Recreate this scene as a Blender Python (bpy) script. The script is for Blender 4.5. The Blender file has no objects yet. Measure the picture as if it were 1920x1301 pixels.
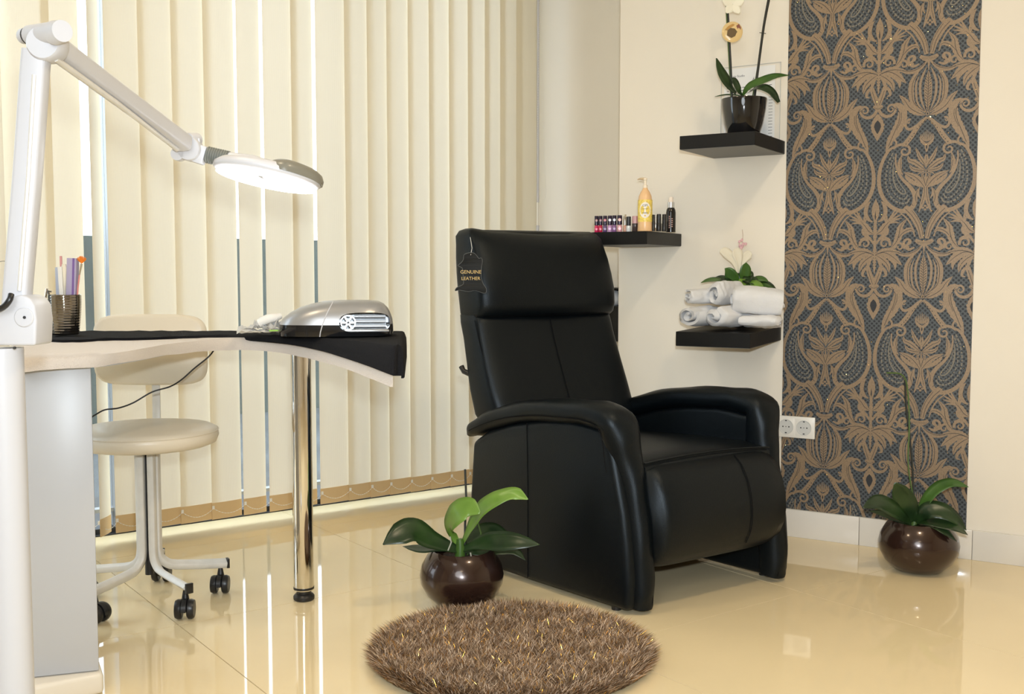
import bpy, bmesh, math, random
import numpy as np
from mathutils import Vector, Matrix, noise
from mathutils.geometry import tessellate_polygon
random.seed(7)
S = bpy.context.scene
COL = S.collection

# ------------------------------------------------------------------ camera
F = 2000.0; H = 0.93
TP = 138.5 / F; PIT = math.atan(TP); CP, SP = math.cos(PIT), math.sin(PIT)
cam = bpy.data.cameras.new('camera'); camo = bpy.data.objects.new('camera', cam); COL.objects.link(camo)
cam.sensor_width = 36; cam.lens = F * 36 / 1920; cam.clip_start = 0.05
camo.location = (0, 0, H); camo.rotation_euler = (math.pi / 2 - PIT, 0, 0)
S.camera = camo
S.view_settings.view_transform = 'Standard'; S.view_settings.look = 'None'
S.view_settings.gamma = 1; S.view_settings.use_curve_mapping = False
S.view_settings.exposure = 0.07

# ------------------------------------------------------------------ world + lights
W = bpy.data.worlds.new('World'); S.world = W; W.use_nodes = True
bg = W.node_tree.nodes['Background']; bg.inputs[0].default_value = (0.74, 0.88, 1.0, 1); bg.inputs[1].default_value = 5.0

def area(name, loc, target, size, power, color, shape='DISK', spread=180):
    l = bpy.data.lights.new(name, 'AREA'); l.shape = shape; l.size = size; l.energy = power; l.color = color
    l.spread = math.radians(spread)
    o = bpy.data.objects.new(name, l); COL.objects.link(o); o.location = loc
    d = Vector(target) - Vector(loc); o.rotation_euler = d.to_track_quat('-Z', 'Y').to_euler(); return o
WARM = (1.0, 0.80, 0.53)
area('ceiling_light', (0.80, 1.75, 2.56), (0.80, 1.75, 0), 0.25, 17, WARM)
area('ceiling_light', (-1.0, 2.0, 2.56), (-1.0, 2.0, 0), 0.35, 9, WARM)
area('ceiling_light', (0.0, -0.6, 2.56), (0.0, -0.6, 0), 0.5, 5, WARM)
area('camera_flash', (0.03, 0.02, 1.06), (0.65, 3.6, 0.62), 0.07, 21, (0.82, 0.92, 1.0), spread=120)
area('cool_fill', (-0.5, -0.6, 1.85), (0.1, 3.6, 0.35), 1.3, 18, (0.88, 0.95, 1.0), spread=150)  # broad cool fill added behind the camera to brighten the lower room

# ------------------------------------------------------------------ pixel helpers
def ray(px, py):
    a = (px - 960) / F; b = (650.5 - py) / F
    return Vector((a, CP + b * SP, -SP + b * CP))
EYE = Vector((0, 0, H))
def atY(px, py, Y):
    d = ray(px, py); return EYE + d * (Y / d.y)
def atZ(px, py, z=0.0):
    d = ray(px, py); return EYE + d * ((z - H) / d.z)
def atPl(px, py, O, n):
    d = ray(px, py); return EYE + d * ((O - EYE).dot(n) / d.dot(n))

# ------------------------------------------------------------------ materials
def nt(name):
    m = bpy.data.materials.new(name); m.use_nodes = True; n = m.node_tree
    return m, n, n.nodes['Principled BSDF']
def mat(name, col, rough=0.5, metal=0.0, spec=0.5, coat=0.0, bump=None, var=None, trans=0.0, emit=None, sss=0.0, sheen=0.0):
    """bump=(scale,strength,dist) noise relief; var=(scale,amount) colour variation"""
    m, n, b = nt(name)
    b.inputs['Base Color'].default_value = (*col, 1); b.inputs['Roughness'].default_value = rough
    b.inputs['Metallic'].default_value = metal; b.inputs['Specular IOR Level'].default_value = spec
    b.inputs['Coat Weight'].default_value = coat; b.inputs['Coat Roughness'].default_value = 0.05
    b.inputs['Transmission Weight'].default_value = trans
    b.inputs['Sheen Weight'].default_value = sheen
    if emit: b.inputs['Emission Color'].default_value = (*emit[0], 1); b.inputs['Emission Strength'].default_value = emit[1]
    if bump or var:
        tc = n.nodes.new('ShaderNodeTexCoord')
    if bump:
        t = n.nodes.new('ShaderNodeTexNoise'); t.inputs['Scale'].default_value = bump[0]; t.inputs['Detail'].default_value = 4
        n.links.new(tc.outputs['Object'], t.inputs['Vector'])
        bp = n.nodes.new('ShaderNodeBump'); bp.inputs['Strength'].default_value = bump[1]; bp.inputs['Distance'].default_value = bump[2]
        n.links.new(t.outputs['Fac'], bp.inputs['Height']); n.links.new(bp.outputs['Normal'], b.inputs['Normal'])
    if var:
        t = n.nodes.new('ShaderNodeTexNoise'); t.inputs['Scale'].default_value = var[0]; t.inputs['Detail'].default_value = 5
        n.links.new(tc.outputs['Object'], t.inputs['Vector'])
        r = n.nodes.new('ShaderNodeValToRGB')
        r.color_ramp.elements[0].position = 0.3; r.color_ramp.elements[1].position = 0.7
        r.color_ramp.elements[0].color = (*[c * (1 - var[1]) for c in col], 1)
        r.color_ramp.elements[1].color = (*[min(1, c * (1 + var[1])) for c in col], 1)
        n.links.new(t.outputs['Fac'], r.inputs['Fac']); n.links.new(r.outputs['Color'], b.inputs['Base Color'])
    return m

M = {}
M['wall'] = mat('wall_paint', (0.80, 0.735, 0.63), 0.7, bump=(180, 0.06, 0.002), var=(1.5, 0.015))
M['ceiling'] = mat('ceiling_paint', (0.85, 0.82, 0.76), 0.8)
M['tile'] = mat('polished_tile', (0.84, 0.69, 0.43), 0.035, spec=0.75, var=(1.7, 0.05))
M['grout'] = mat('tile_grout', (0.47, 0.36, 0.21), 0.6)
M['base'] = mat('skirting_tile', (0.74, 0.70, 0.64), 0.15, var=(3, 0.03))
M['leather'] = mat('black_leather', (0.0022, 0.0036, 0.0048), 0.40, spec=0.26, bump=(420, 0.30, 0.0015))
M['leather'].node_tree.nodes['Principled BSDF'].inputs['Specular Tint'].default_value = (0.84, 0.93, 1.0, 1)
M['seam'] = mat('black_seam', (0.003, 0.003, 0.004), 0.8, spec=0.15)
M['blackpl'] = mat('black_plastic', (0.012, 0.012, 0.013), 0.35)
M['shelf'] = mat('dark_shelf_wood', (0.0045, 0.0045, 0.0042), 0.45, spec=0.3, bump=(60, 0.1, 0.001))
M['shelfedge'] = mat('shelf_underside', (0.15, 0.15, 0.145), 0.5)
M['chrome'] = mat('chrome', (0.80, 0.78, 0.74), 0.06, metal=1.0)
M['chrome2'] = mat('dark_chrome', (0.30, 0.28, 0.25), 0.08, metal=1.0)
M['silver'] = mat('silver_plastic', (0.60, 0.61, 0.62), 0.28, metal=0.65)
M['whitepl'] = mat('white_plastic', (0.58, 0.58, 0.61), 0.35)
M['whitemetal'] = mat('white_painted_metal', (0.72, 0.70, 0.66), 0.3, var=(30, 0.05))
M['greypl'] = mat('grey_plastic', (0.17, 0.18, 0.165), 0.45)
M['greycover'] = mat('grey_cover', (0.19, 0.18, 0.145), 0.3)
M['desk'] = mat('white_laminate', (0.50, 0.51, 0.54), 0.35)
M['oak'] = mat('oak_edge', (0.50, 0.30, 0.10), 0.45, var=(40, 0.15))
M['plinth'] = mat('cream_laminate', (0.78, 0.72, 0.62), 0.3)
M['vinyl'] = mat('cream_vinyl', (0.74, 0.66, 0.53), 0.36, bump=(200, 0.1, 0.001))
M['towelw'] = mat('white_terry', (0.84, 0.83, 0.83), 0.95, bump=(650, 0.9, 0.004), sheen=0.3)
M['towelp'] = mat('cream_terry', (0.68, 0.61, 0.55), 0.9, bump=(420, 0.8, 0.003), sheen=0.2)
M['towelb'] = mat('black_terry', (0.010, 0.010, 0.012), 0.95, bump=(500, 0.9, 0.004), spec=0.2)
M['bronzepot'] = mat('bronze_glaze', (0.036, 0.017, 0.012), 0.22, metal=0.35, coat=0.5, bump=(220, 0.04, 0.0006), var=(30, 0.08))
M['blackpot'] = mat('black_glaze', (0.006, 0.006, 0.007), 0.08, coat=0.5)
M['soil'] = mat('bark_soil', (0.045, 0.030, 0.018), 0.9, bump=(90, 1.0, 0.01))
M['stem'] = mat('green_stem', (0.06, 0.11, 0.02), 0.5)
M['stake'] = mat('dark_stake', (0.010, 0.012, 0.008), 0.5)
M['paper'] = mat('paper', (0.80, 0.79, 0.77), 0.7)
M['ink'] = mat('ink', (0.12, 0.12, 0.13), 0.8)
M['gold'] = mat('gold_print', (0.55, 0.36, 0.07), 0.4)
M['socket'] = mat('socket_white', (0.82, 0.79, 0.73), 0.3)
M['hole'] = mat('dark_hole', (0.03, 0.03, 0.03), 0.6)
M['outside'] = mat('far_facade', (0.055, 0.068, 0.06), 0.9, var=(1.2, 0.45))
M['ground'] = mat('outside_ground', (0.06, 0.065, 0.068), 0.9, var=(1.6, 0.4))
M['frame'] = mat('window_frame', (0.30, 0.31, 0.32), 0.4)
M['darkframe'] = mat('dark_gasket', (0.02, 0.02, 0.022), 0.5)
M['chain'] = mat('bead_chain', (0.86, 0.84, 0.78), 0.4)
M['acryl'] = mat('clear_acrylic', (0.95, 0.97, 0.98), 0.03, trans=1.0); 
M['spathe'] = mat('pale_spathe', (0.72, 0.66, 0.52), 0.6)
M['petal'] = mat('white_petal', (0.84, 0.80, 0.66), 0.6)

def leafmat(name, c1, c2):
    m, n, b = nt(name); tc = n.nodes.new('ShaderNodeTexCoord')
    t = n.nodes.new('ShaderNodeTexNoise'); t.inputs['Scale'].default_value = 14
    r = n.nodes.new('ShaderNodeValToRGB'); r.color_ramp.elements[0].color = (*c1, 1); r.color_ramp.elements[1].color = (*c2, 1)
    r.color_ramp.elements[0].position = 0.35; r.color_ramp.elements[1].position = 0.7
    n.links.new(tc.outputs['Object'], t.inputs['Vector']); n.links.new(t.outputs['Fac'], r.inputs['Fac'])
    n.links.new(r.outputs['Color'], b.inputs['Base Color']); b.inputs['Roughness'].default_value = 0.32
    return m
M['leafdark'] = leafmat('leaf_dark_green', (0.010, 0.026, 0.009), (0.024, 0.055, 0.014))
M['leafmid'] = leafmat('leaf_mid_green', (0.030, 0.085, 0.014), (0.06, 0.14, 0.02))
M['leaflight'] = leafmat('leaf_light_green', (0.12, 0.23, 0.03), (0.20, 0.34, 0.06))

def fabric(name, col, tcol, tr, ribs=True):
    m = bpy.data.materials.new(name); m.use_nodes = True; n = m.node_tree; n.nodes.clear()
    out = n.nodes.new('ShaderNodeOutputMaterial'); mx = n.nodes.new('ShaderNodeMixShader'); mx.inputs[0].default_value = tr
    d = n.nodes.new('ShaderNodeBsdfPrincipled'); d.inputs['Base Color'].default_value = (*col, 1); d.inputs['Roughness'].default_value = 0.75
    d.inputs['Specular IOR Level'].default_value = 0.2
    t = n.nodes.new('ShaderNodeBsdfTranslucent'); t.inputs[0].default_value = (*tcol, 1)
    n.links.new(d.outputs[0], mx.inputs[1]); n.links.new(t.outputs[0], mx.inputs[2]); n.links.new(mx.outputs[0], out.inputs[0])
    if ribs:
        uv = n.nodes.new('ShaderNodeUVMap'); w = n.nodes.new('ShaderNodeTexWave'); w.inputs['Scale'].default_value = 14
        w.inputs['Distortion'].default_value = 0.4
        n.links.new(uv.outputs[0], w.inputs['Vector'])
        r = n.nodes.new('ShaderNodeValToRGB'); r.color_ramp.elements[0].color = (*[c * 0.90 for c in col], 1); r.color_ramp.elements[1].color = (*col, 1)
        n.links.new(w.outputs['Fac'], r.inputs['Fac']); n.links.new(r.outputs['Color'], d.inputs['Base Color'])
        bp = n.nodes.new('ShaderNodeBump'); bp.inputs['Strength'].default_value = 0.15; bp.inputs['Distance'].default_value = 0.001
        n.links.new(w.outputs['Fac'], bp.inputs['Height']); n.links.new(bp.outputs['Normal'], d.inputs['Normal'])
    return m
M['slat'] = fabric('blind_fabric', (0.82, 0.755, 0.58), (1.0, 0.86, 0.70), 0.22)
M['hem'] = fabric('blind_hem_fabric', (0.72, 0.53, 0.29), (0.8, 0.55, 0.3), 0.10, ribs=False)

# ------------------------------------------------------------------ object helpers
def rootloc(p):
    v = Vector((0, 0, 0))
    while p: v += Vector(p.location); p = p.parent
    return v
def mk(name, verts, faces, m, parent=None, smooth=True, label=None, uvs=None):
    off = rootloc(parent)
    me = bpy.data.meshes.new(name)
    me.from_pydata([tuple(Vector(v) - off) for v in verts], [], faces)
    if m: me.materials.append(m)
    if smooth: me.polygons.foreach_set('use_smooth', [True] * len(me.polygons))
    if uvs:
        l = me.uv_layers.new(name='UVMap')
        for poly in me.polygons:
            for li in poly.loop_indices: l.data[li].uv = uvs[me.loops[li].vertex_index]
    me.update()
    o = bpy.data.objects.new(name, me); COL.objects.link(o)
    if parent: o.parent = parent
    if label: o['label'] = label
    return o
def frombm(name, bm, m, parent=None, smooth=True, label=None, sharp=35):
    off = rootloc(parent)
    bmesh.ops.translate(bm, verts=bm.verts, vec=-off)
    me = bpy.data.meshes.new(name); bm.to_mesh(me); bm.free()
    for mm in (m if isinstance(m, (list, tuple)) else [m]): me.materials.append(mm)
    if smooth:
        me.polygons.foreach_set('use_smooth', [True] * len(me.polygons))
        me.set_sharp_from_angle(angle=math.radians(sharp))
    me.update()
    o = bpy.data.objects.new(name, me); COL.objects.link(o)
    if parent: o.parent = parent
    if label: o['label'] = label
    return o
def thing(name, label, cat, loc=(0, 0, 0), group=None):
    o = bpy.data.objects.new(name, None); COL.objects.link(o); o.location = loc; o.empty_display_size = 0.05
    o['label'] = label; o['category'] = cat
    if group: o['group'] = group
    return o
def tag(o, label, cat, group=None):
    o['label'] = label; o['category'] = cat
    if group: o['group'] = group
    return o
def origin(o, p):
    """move a top-level mesh's origin to p"""
    p = Vector(p); o.data.transform(Matrix.Translation(-p)); o.location = p; return o
def struct(o): o['kind'] = 'structure'; return o
def addbox(bm, c, ax, ay, az, hx, hy, hz, bev=0.0, seg=2):
    """box centred at c with unit axes ax, ay, az and half sizes"""
    c = Vector(c); ax, ay, az = Vector(ax), Vector(ay), Vector(az)
    vs = [bm.verts.new(c + ax * hx * i + ay * hy * j + az * hz * k) for i in (-1, 1) for j in (-1, 1) for k in (-1, 1)]
    fs = [(0, 1, 3, 2), (4, 6, 7, 5), (0, 4, 5, 1), (2, 3, 7, 6), (0, 2, 6, 4), (1, 5, 7, 3)]
    ff = [bm.faces.new([vs[i] for i in f]) for f in fs]
    bmesh.ops.recalc_face_normals(bm, faces=ff)
    if bev: bmesh.ops.bevel(bm, geom=list({e for f in ff for e in f.edges}), offset=bev, segments=seg, affect='EDGES', profile=0.5)
X3, Y3, Z3 = Vector((1, 0, 0)), Vector((0, 1, 0)), Vector((0, 0, 1))
def box(name, c, h, m, parent=None, bev=0.0, ax=X3, ay=Y3, az=Z3, seg=2, label=None):
    bm = bmesh.new(); addbox(bm, c, ax, ay, az, h[0], h[1], h[2], bev, seg)
    return frombm(name, bm, m, parent, smooth=bev > 0, label=label)
def cat(pts, n=8):
    """Catmull-Rom through pts"""
    P = [Vector(p) for p in pts]
    if len(P) < 3:
        return [P[0].lerp(P[-1], i / n) for i in range(n + 1)]
    P = [P[0] * 2 - P[1]] + P + [P[-1] * 2 - P[-2]]; out = []
    for i in range(1, len(P) - 2):
        p0, p1, p2, p3 = P[i - 1:i + 3]
        for k in range(n):
            t = k / n; out.append(0.5 * ((2 * p1) + (p2 - p0) * t + (2 * p0 - 5 * p1 + 4 * p2 - p3) * t * t + (3 * p1 - p0 - 3 * p2 + p3) * t ** 3))
    out.append(P[-2].copy()); return out
def interp(vals, t):
    x = t * (len(vals) - 1); i = min(int(x), len(vals) - 2); return vals[i] + (vals[i + 1] - vals[i]) * (x - i)
def addtube(bm, pts, r, seg=10, caps=True, up=None, section=None):
    """tube along pts, r a number or list; section: list of (a,b) multipliers for a custom cross section"""
    pts = [Vector(p) for p in pts]; n = len(pts); rings = []
    side = None
    sec = section or [(math.cos(2 * math.pi * k / seg), math.sin(2 * math.pi * k / seg)) for k in range(seg)]
    for i, p in enumerate(pts):
        d = (pts[min(i + 1, n - 1)] - pts[max(i - 1, 0)]).normalized()
        if side is None:
            u = Vector(up) if up else (Z3 if abs(d.z) < 0.9 else X3)
            side = d.cross(u).normalized()
        else:
            side = (side - d * side.dot(d)).normalized()
        w = side.cross(d).normalized()
        rr = interp(r, i / (n - 1)) if isinstance(r, (list, tuple)) else r
        rings.append([bm.verts.new(p + side * a * rr + w * b * rr) for a, b in sec])
    m_ = len(sec)
    for i in range(n - 1):
        for k in range(m_): bm.faces.new((rings[i][k], rings[i][(k + 1) % m_], rings[i + 1][(k + 1) % m_], rings[i + 1][k]))
    if caps: bm.faces.new(rings[0][::-1]); bm.faces.new(rings[-1])
def tube(name, pts, r, m, parent=None, seg=10, label=None, section=None, up=None, sharp=50):
    bm = bmesh.new(); addtube(bm, pts, r, seg, section=section, up=up); bmesh.ops.recalc_face_normals(bm, faces=bm.faces)
    return frombm(name, bm, m, parent, label=label, sharp=sharp)
def addlathe(bm, c, prof, seg=32, axis=Z3, close=False):
    """prof list of (r, h) along axis from c"""
    axis = Vector(axis).normalized(); a = axis.orthogonal().normalized(); b = axis.cross(a); c = Vector(c); rings = []
    for r, h in prof:
        if r < 1e-6: rings.append([bm.verts.new(c + axis * h)])
        else: rings.append([bm.verts.new(c + axis * h + (a * math.cos(2 * math.pi * k / seg) + b * math.sin(2 * math.pi * k / seg)) * r) for k in range(seg)])
    for i in range(len(rings) - 1):
        A, B = rings[i], rings[i + 1]
        if len(A) == 1 and len(B) == 1: continue
        for k in range(seg):
            k2 = (k + 1) % seg
            if len(A) == 1: bm.faces.new((A[0], B[k], B[k2]))
            elif len(B) == 1: bm.faces.new((A[k], A[k2], B[0]))
            else: bm.faces.new((A[k], A[k2], B[k2], B[k]))
def lathe(name, c, prof, m, parent=None, seg=32, axis=Z3, label=None, sharp=35):
    bm = bmesh.new(); addlathe(bm, c, prof, seg, axis); bmesh.ops.recalc_face_normals(bm, faces=bm.faces)
    return frombm(name, bm, m, parent, label=label, sharp=sharp)
def loft(bm, rings, closed=True, caps=True):
    R = [[bm.verts.new(v) for v in r] for r in rings]; n = len(R[0])
    for i in range(len(R) - 1):
        for k in range(n if closed else n - 1):
            k2 = (k + 1) % n; bm.faces.new((R[i][k], R[i][k2], R[i + 1][k2], R[i + 1][k]))
    if caps: bm.faces.new(R[0][::-1]); bm.faces.new(R[-1])
    bmesh.ops.recalc_face_normals(bm, faces=bm.faces)
def prism(bm, poly, vec, bev=0.0, seg=2):
    """extrude a polygon (3D points) by vec"""
    a = [bm.verts.new(p) for p in poly]; b = [bm.verts.new(Vector(p) + Vector(vec)) for p in poly]; n = len(a)
    fs = [bm.faces.new(a[::-1]), bm.faces.new(b)] + [bm.faces.new((a[i], a[(i + 1) % n], b[(i + 1) % n], b[i])) for i in range(n)]
    bmesh.ops.recalc_face_normals(bm, faces=fs)
    if bev:
        es = [e for e in bm.edges if e.is_manifold and e.calc_face_angle(0) > 0.6]
        bmesh.ops.bevel(bm, geom=es, offset=bev, segments=seg, affect='EDGES', profile=0.5)
def superring(a, b, n=32, e=4.0):
    out = []
    for k in range(n):
        t = 2 * math.pi * k / n; c, s = math.cos(t), math.sin(t)
        out.append((a * math.copysign(abs(c) ** (2 / e), c), b * math.copysign(abs(s) ** (2 / e), s)))
    return out
def textmesh(name, body, size, origin_, ax, ay, m, parent, extrude=0.0003):
    cu = bpy.data.curves.new(name, 'FONT'); cu.body = body; cu.size = size; cu.align_x = 'CENTER'; cu.align_y = 'CENTER'; cu.resolution_u = 3
    o = bpy.data.objects.new(name, cu); COL.objects.link(o)
    dg = bpy.context.evaluated_depsgraph_get(); me = bpy.data.meshes.new_from_object(o.evaluated_get(dg))
    bpy.data.objects.remove(o)
    ax, ay = Vector(ax).normalized(), Vector(ay).normalized(); n = ax.cross(ay)
    vs = [Vector(origin_) + ax * v.co.x + ay * v.co.y + n * extrude for v in me.vertices]
    fs = [tuple(p.vertices) for p in me.polygons]; bpy.data.meshes.remove(me)
    return mk(name, vs, fs, m, parent, smooth=False)

def leaf(name, pts, width, m, parent, normal=Z3, fold=0.25, n=7, tipw=0.0, roll=0.0, wprof=None, label=None):
    """blade along pts with centre fold, own thickness"""
    c = cat(pts, n); N = len(c); prof = wprof or [0.25, 0.6, 0.9, 1.0, 0.97, 0.8, 0.5, tipw]
    top = []; normal = Vector(normal)
    for i, p in enumerate(c):
        t = i / (N - 1); d = (c[min(i + 1, N - 1)] - c[max(i - 1, 0)]).normalized()
        nn = (normal - d * normal.dot(d))
        if nn.length < 1e-4: nn = X3
        nn.normalize(); s = d.cross(nn).normalized()
        if roll: 
            q = Matrix.Rotation(roll * t, 3, d); s = q @ s; nn = q @ nn
        w = max(interp(prof, t) * width / 2, 0.0006)
        top.append([p - s * w + nn * w * fold, p - s * w * 0.5 + nn * w * fold * 0.35, p, p + s * w * 0.5 + nn * w * fold * 0.35, p + s * w + nn * w * fold])
    vs = []; fs = []
    for r in top: vs += r
    off = len(vs)
    for i, r in enumerate(top):
        d = (c[min(i + 1, N - 1)] - c[max(i - 1, 0)]).normalized(); s = (r[4] - r[0]).normalized(); nn = s.cross(d).normalized()
        vs += [q - nn * (0.0012 if 0 < k < 4 else 0.0003) for k, q in enumerate(r)]
    for i in range(N - 1):
        for k in range(4):
            a = i * 5 + k; fs.append((a, a + 1, a + 6, a + 5)); fs.append((off + a, off + a + 5, off + a + 6, off + a + 1))
        for a in (i * 5, i * 5 + 4): fs.append((a, a + 5, off + a + 5, off + a) if a % 5 == 0 else (a, off + a, off + a + 5, a + 5))
    for a in range(4):
        fs.append((a, off + a, off + a + 1, a + 1)); b = (N - 1) * 5 + a; fs.append((b, b + 1, off + b + 1, off + b))
    return mk(name, vs, fs, m, parent, label=label)

# ================================================================== ROOM
O1 = atZ(1471, 1003); E1 = atZ(1920, 1061); u1 = (E1 - O1).normalized(); n1 = Vector((u1.y, -u1.x, 0))
if n1.y > 0: n1 = -n1                                             # outward, to the room
O2 = atZ(210, 1003); E2 = atZ(871, 910); u2 = (E2 - O2).normalized(); n2 = Vector((u2.y, -u2.x, 0))
if n2.y > 0: n2 = -n2
def w1(px, py, out=0.0): return atPl(px, py, O1 + n1 * out, n1)
def w2(px, py, out=0.0): return atPl(px, py, O2 + n2 * out, n2)
CEIL = 2.6
c1 = w1(1160, 512); c1.z = 0                                       # outer corner of the papered wall
uc = (c1 - O1).dot(u1)
def W1(u, z, out=0.0): return O1 + u1 * u + n1 * out + Z3 * z
p3 = w2(1006, 512); p3.z = 0                                       # where the window wall ends
depth3 = -(p3 - O1).dot(n1)
# walls
bm = bmesh.new(); prism(bm, [W1(uc, 0), W1(2.6, 0), W1(2.6, 0, -depth3 - 0.1), W1(uc, 0, -depth3 - 0.1)], Z3 * CEIL)
struct(frombm('wall_right', bm, M['wall'], smooth=False))
bm = bmesh.new(); q = (p3 - O1).dot(u1)
prism(bm, [W1(q - 0.1, 0, -depth3), W1(uc + 0.02, 0, -depth3), W1(uc + 0.02, 0, -depth3 - 0.1), W1(q - 0.1, 0, -depth3 - 0.1)], Z3 * CEIL)
struct(frombm('wall_niche', bm, M['wall'], smooth=False))
# outer shell
LW = -3.3
tl = (LW - O2.x) / u2.x; pl = O2 + u2 * tl
RW = W1(2.5, 0)
def wallslab(name, a, b, out, m):
    a, b = Vector(a), Vector(b); bm = bmesh.new(); prism(bm, [a, b, b + Vector(out), a + Vector(out)], Z3 * CEIL); return struct(frombm(name, bm, m, smooth=False))
wallslab('wall_left', (LW, -1.6, 0), (LW, pl.y + 0.1, 0), (-0.1, 0, 0), M['wall'])
wallslab('wall_rear', (LW - 0.1, -1.6, 0), (RW.x + 0.1, -1.6, 0), (0, -0.1, 0), M['wall'])
wallslab('wall_side', (RW.x, -1.6, 0), (RW.x, RW.y + 0.1, 0), (0.1, 0, 0), M['wall'])
room = [(LW - .1, -1.7, 0), (RW.x + .1, -1.7, 0), (RW.x + .1, RW.y + .3, 0), tuple(W1(uc + 1.0, 0, -depth3 - .1)), tuple(p3 + u2 * 0.15 - n2 * 0.15), tuple(pl - n2 * 0.15)]
bm = bmesh.new(); prism(bm, [Vector(p) + Z3 * CEIL for p in room], Z3 * 0.1); struct(frombm('ceiling', bm, M['ceiling'], smooth=False))
bm = bmesh.new(); prism(bm, [Vector(p) - Z3 * 0.006 for p in room], -Z3 * 0.1); fl = struct(frombm('floor', bm, M['grout'], smooth=False))
# floor tiles, laid square to the window wall
G0 = atZ(335, 1172); TS = 0.784; gap = 0.0022
v2 = -n2
def clip(poly, O, n):
    out = []
    for i in range(len(poly)):
        a, b = poly[i], poly[(i + 1) % len(poly)]; da, db = (a - O).dot(n), (b - O).dot(n)
        if da >= 0: out.append(a)
        if (da >= 0) != (db >= 0): out.append(a + (b - a) * (da / (da - db)))
    return out
for i in range(-7, 8):
    for j in range(-7, 4):
        a = G0 + u2 * (i * TS) + v2 * (j * TS); g = gap / 2
        poly = [a + u2 * g + v2 * g, a + u2 * (TS - g) + v2 * g, a + u2 * (TS - g) + v2 * (TS - g), a + u2 * g + v2 * (TS - g)]
        for O, n in ((O2 - n2 * 0.02, n2), (W1(0, 0, -depth3 + .0), n1), (Vector((LW, 0, 0)), X3), (Vector((RW.x, 0, 0)), -X3), (Vector((0, -1.6, 0)), Y3)):
            if len(poly) >= 3: poly = clip(poly, O, n)
        if len(poly) < 3: continue
        area_ = abs(sum(poly[k].x * poly[(k + 1) % len(poly)].y - poly[(k + 1) % len(poly)].x * poly[k].y for k in range(len(poly)))) / 2
        if area_ < 0.004: continue
        cen = sum(poly, Vector((0, 0, 0))) / len(poly)
        if (cen - O1).dot(n1) < -0.45 and (cen - O1).dot(u1) > uc + .3: continue
        bm = bmesh.new(); prism(bm, [Vector((p.x, p.y, -0.008)) for p in poly], Z3 * 0.008)
        frombm('tile', bm, M['tile'], fl, smooth=False)
# baseboard
zb = w1(1650, 973).z
bb = bpy.data.objects.new('baseboard_right', None); COL.objects.link(bb); struct(bb); bb.location = O1
js = [uc, w1(1330, 1000).copy(), w1(1612, 990).copy(), w1(1824, 1010).copy()]
js = [uc] + [(j - O1).dot(u1) for j in js[1:]] + [1.1, 1.75, 2.45]
for a, b in zip(js[:-1], js[1:]):
    bm = bmesh.new(); prism(bm, [W1(a + .0008, 0), W1(b - .0008, 0), W1(b - .0008, 0, 0.011), W1(a + .0008, 0, 0.011)], Z3 * zb, bev=0.0015)
    frombm('skirting_tile', bm, M['base'], bb, sharp=30)
bm = bmesh.new(); prism(bm, [W1(q + .05, 0, -depth3), W1(uc, 0, -depth3), W1(uc, 0, -depth3 + .011), W1(q + .05, 0, -depth3 + .011)], Z3 * zb)
struct(frombm('baseboard_niche', bm, M['base'], smooth=False))

# ---------------------------------------------------------- window wall, frames, glass, outside
tend = (p3 - O2).dot(u2)
def W2(u, z, out=0.0): return O2 + u2 * u + n2 * out + Z3 * z
win = bpy.data.objects.new('window_1', None); COL.objects.link(win); struct(win); win.location = O2
wend = tend - 0.22
us = [tl + 0.02, tl + 1.3, -0.95, 0.05, 1.0, wend]
bm = bmesh.new(); prism(bm, [W2(wend + .02, 0, -.1), W2(tend + .02, 0, -.1), W2(tend + .02, 0, -.015), W2(wend + .02, 0, -.015)], Z3 * CEIL); struct(frombm('leak_stop_wall', bm, M['wall'], smooth=False))  # unseen wall strip added behind the blind, stops daylight leaking into the niche
def bar(name, ua, ub, za, zb_, o0, o1, m, parent): 
    bm = bmesh.new(); prism(bm, [W2(ua, za, o0), W2(ub, za, o0), W2(ub, za, o1), W2(ua, za, o1)], Z3 * (zb_ - za)); return frombm(name, bm, m, parent, smooth=False)
for u in us: bar('window_post', u - .028, u + .028, 0.0, CEIL, -.09, -.03, M['frame'], win)
bar('bottom_rail', us[0], wend, 0.0, 0.02, -.09, -.03, M['darkframe'], win)
bar('threshold', us[0], wend, 0.0, 0.004, -.03, 0.0, M['darkframe'], win)
bar('top_rail', us[0], wend, CEIL - .08, CEIL, -.09, -.03, M['frame'], win)
bar('transom', us[0], wend, 0.075, 0.088, -.085, -.045, M['frame'], win)
gm = mat('window_glass', (1, 1, 1), 0.0, spec=0.3, trans=1.0)
gn = gm.node_tree; gl = gn.nodes.new('ShaderNodeBsdfTransparent'); gmx = gn.nodes.new('ShaderNodeMixShader'); gg = gn.nodes.new('ShaderNodeBsdfGlossy'); gg.inputs['Roughness'].default_value = 0.0
gmx.inputs[0].default_value = 0.06
gn.links.new(gl.outputs[0], gmx.inputs[1]); gn.links.new(gg.outputs[0], gmx.inputs[2]); gn.links.new(gmx.outputs[0], gn.nodes['Material Output'].inputs[0])
for a, b in zip(us[:-1], us[1:]): bar('pane', a + .028, b - .028, 0.02, CEIL - .08, -.063, -.057, gm, win)
wallslab('wall_end', p3 + u2 * 0.03 + n2 * 0.0, p3 + u2 * 0.2, -n2 * 0.12, M['wall'])
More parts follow.
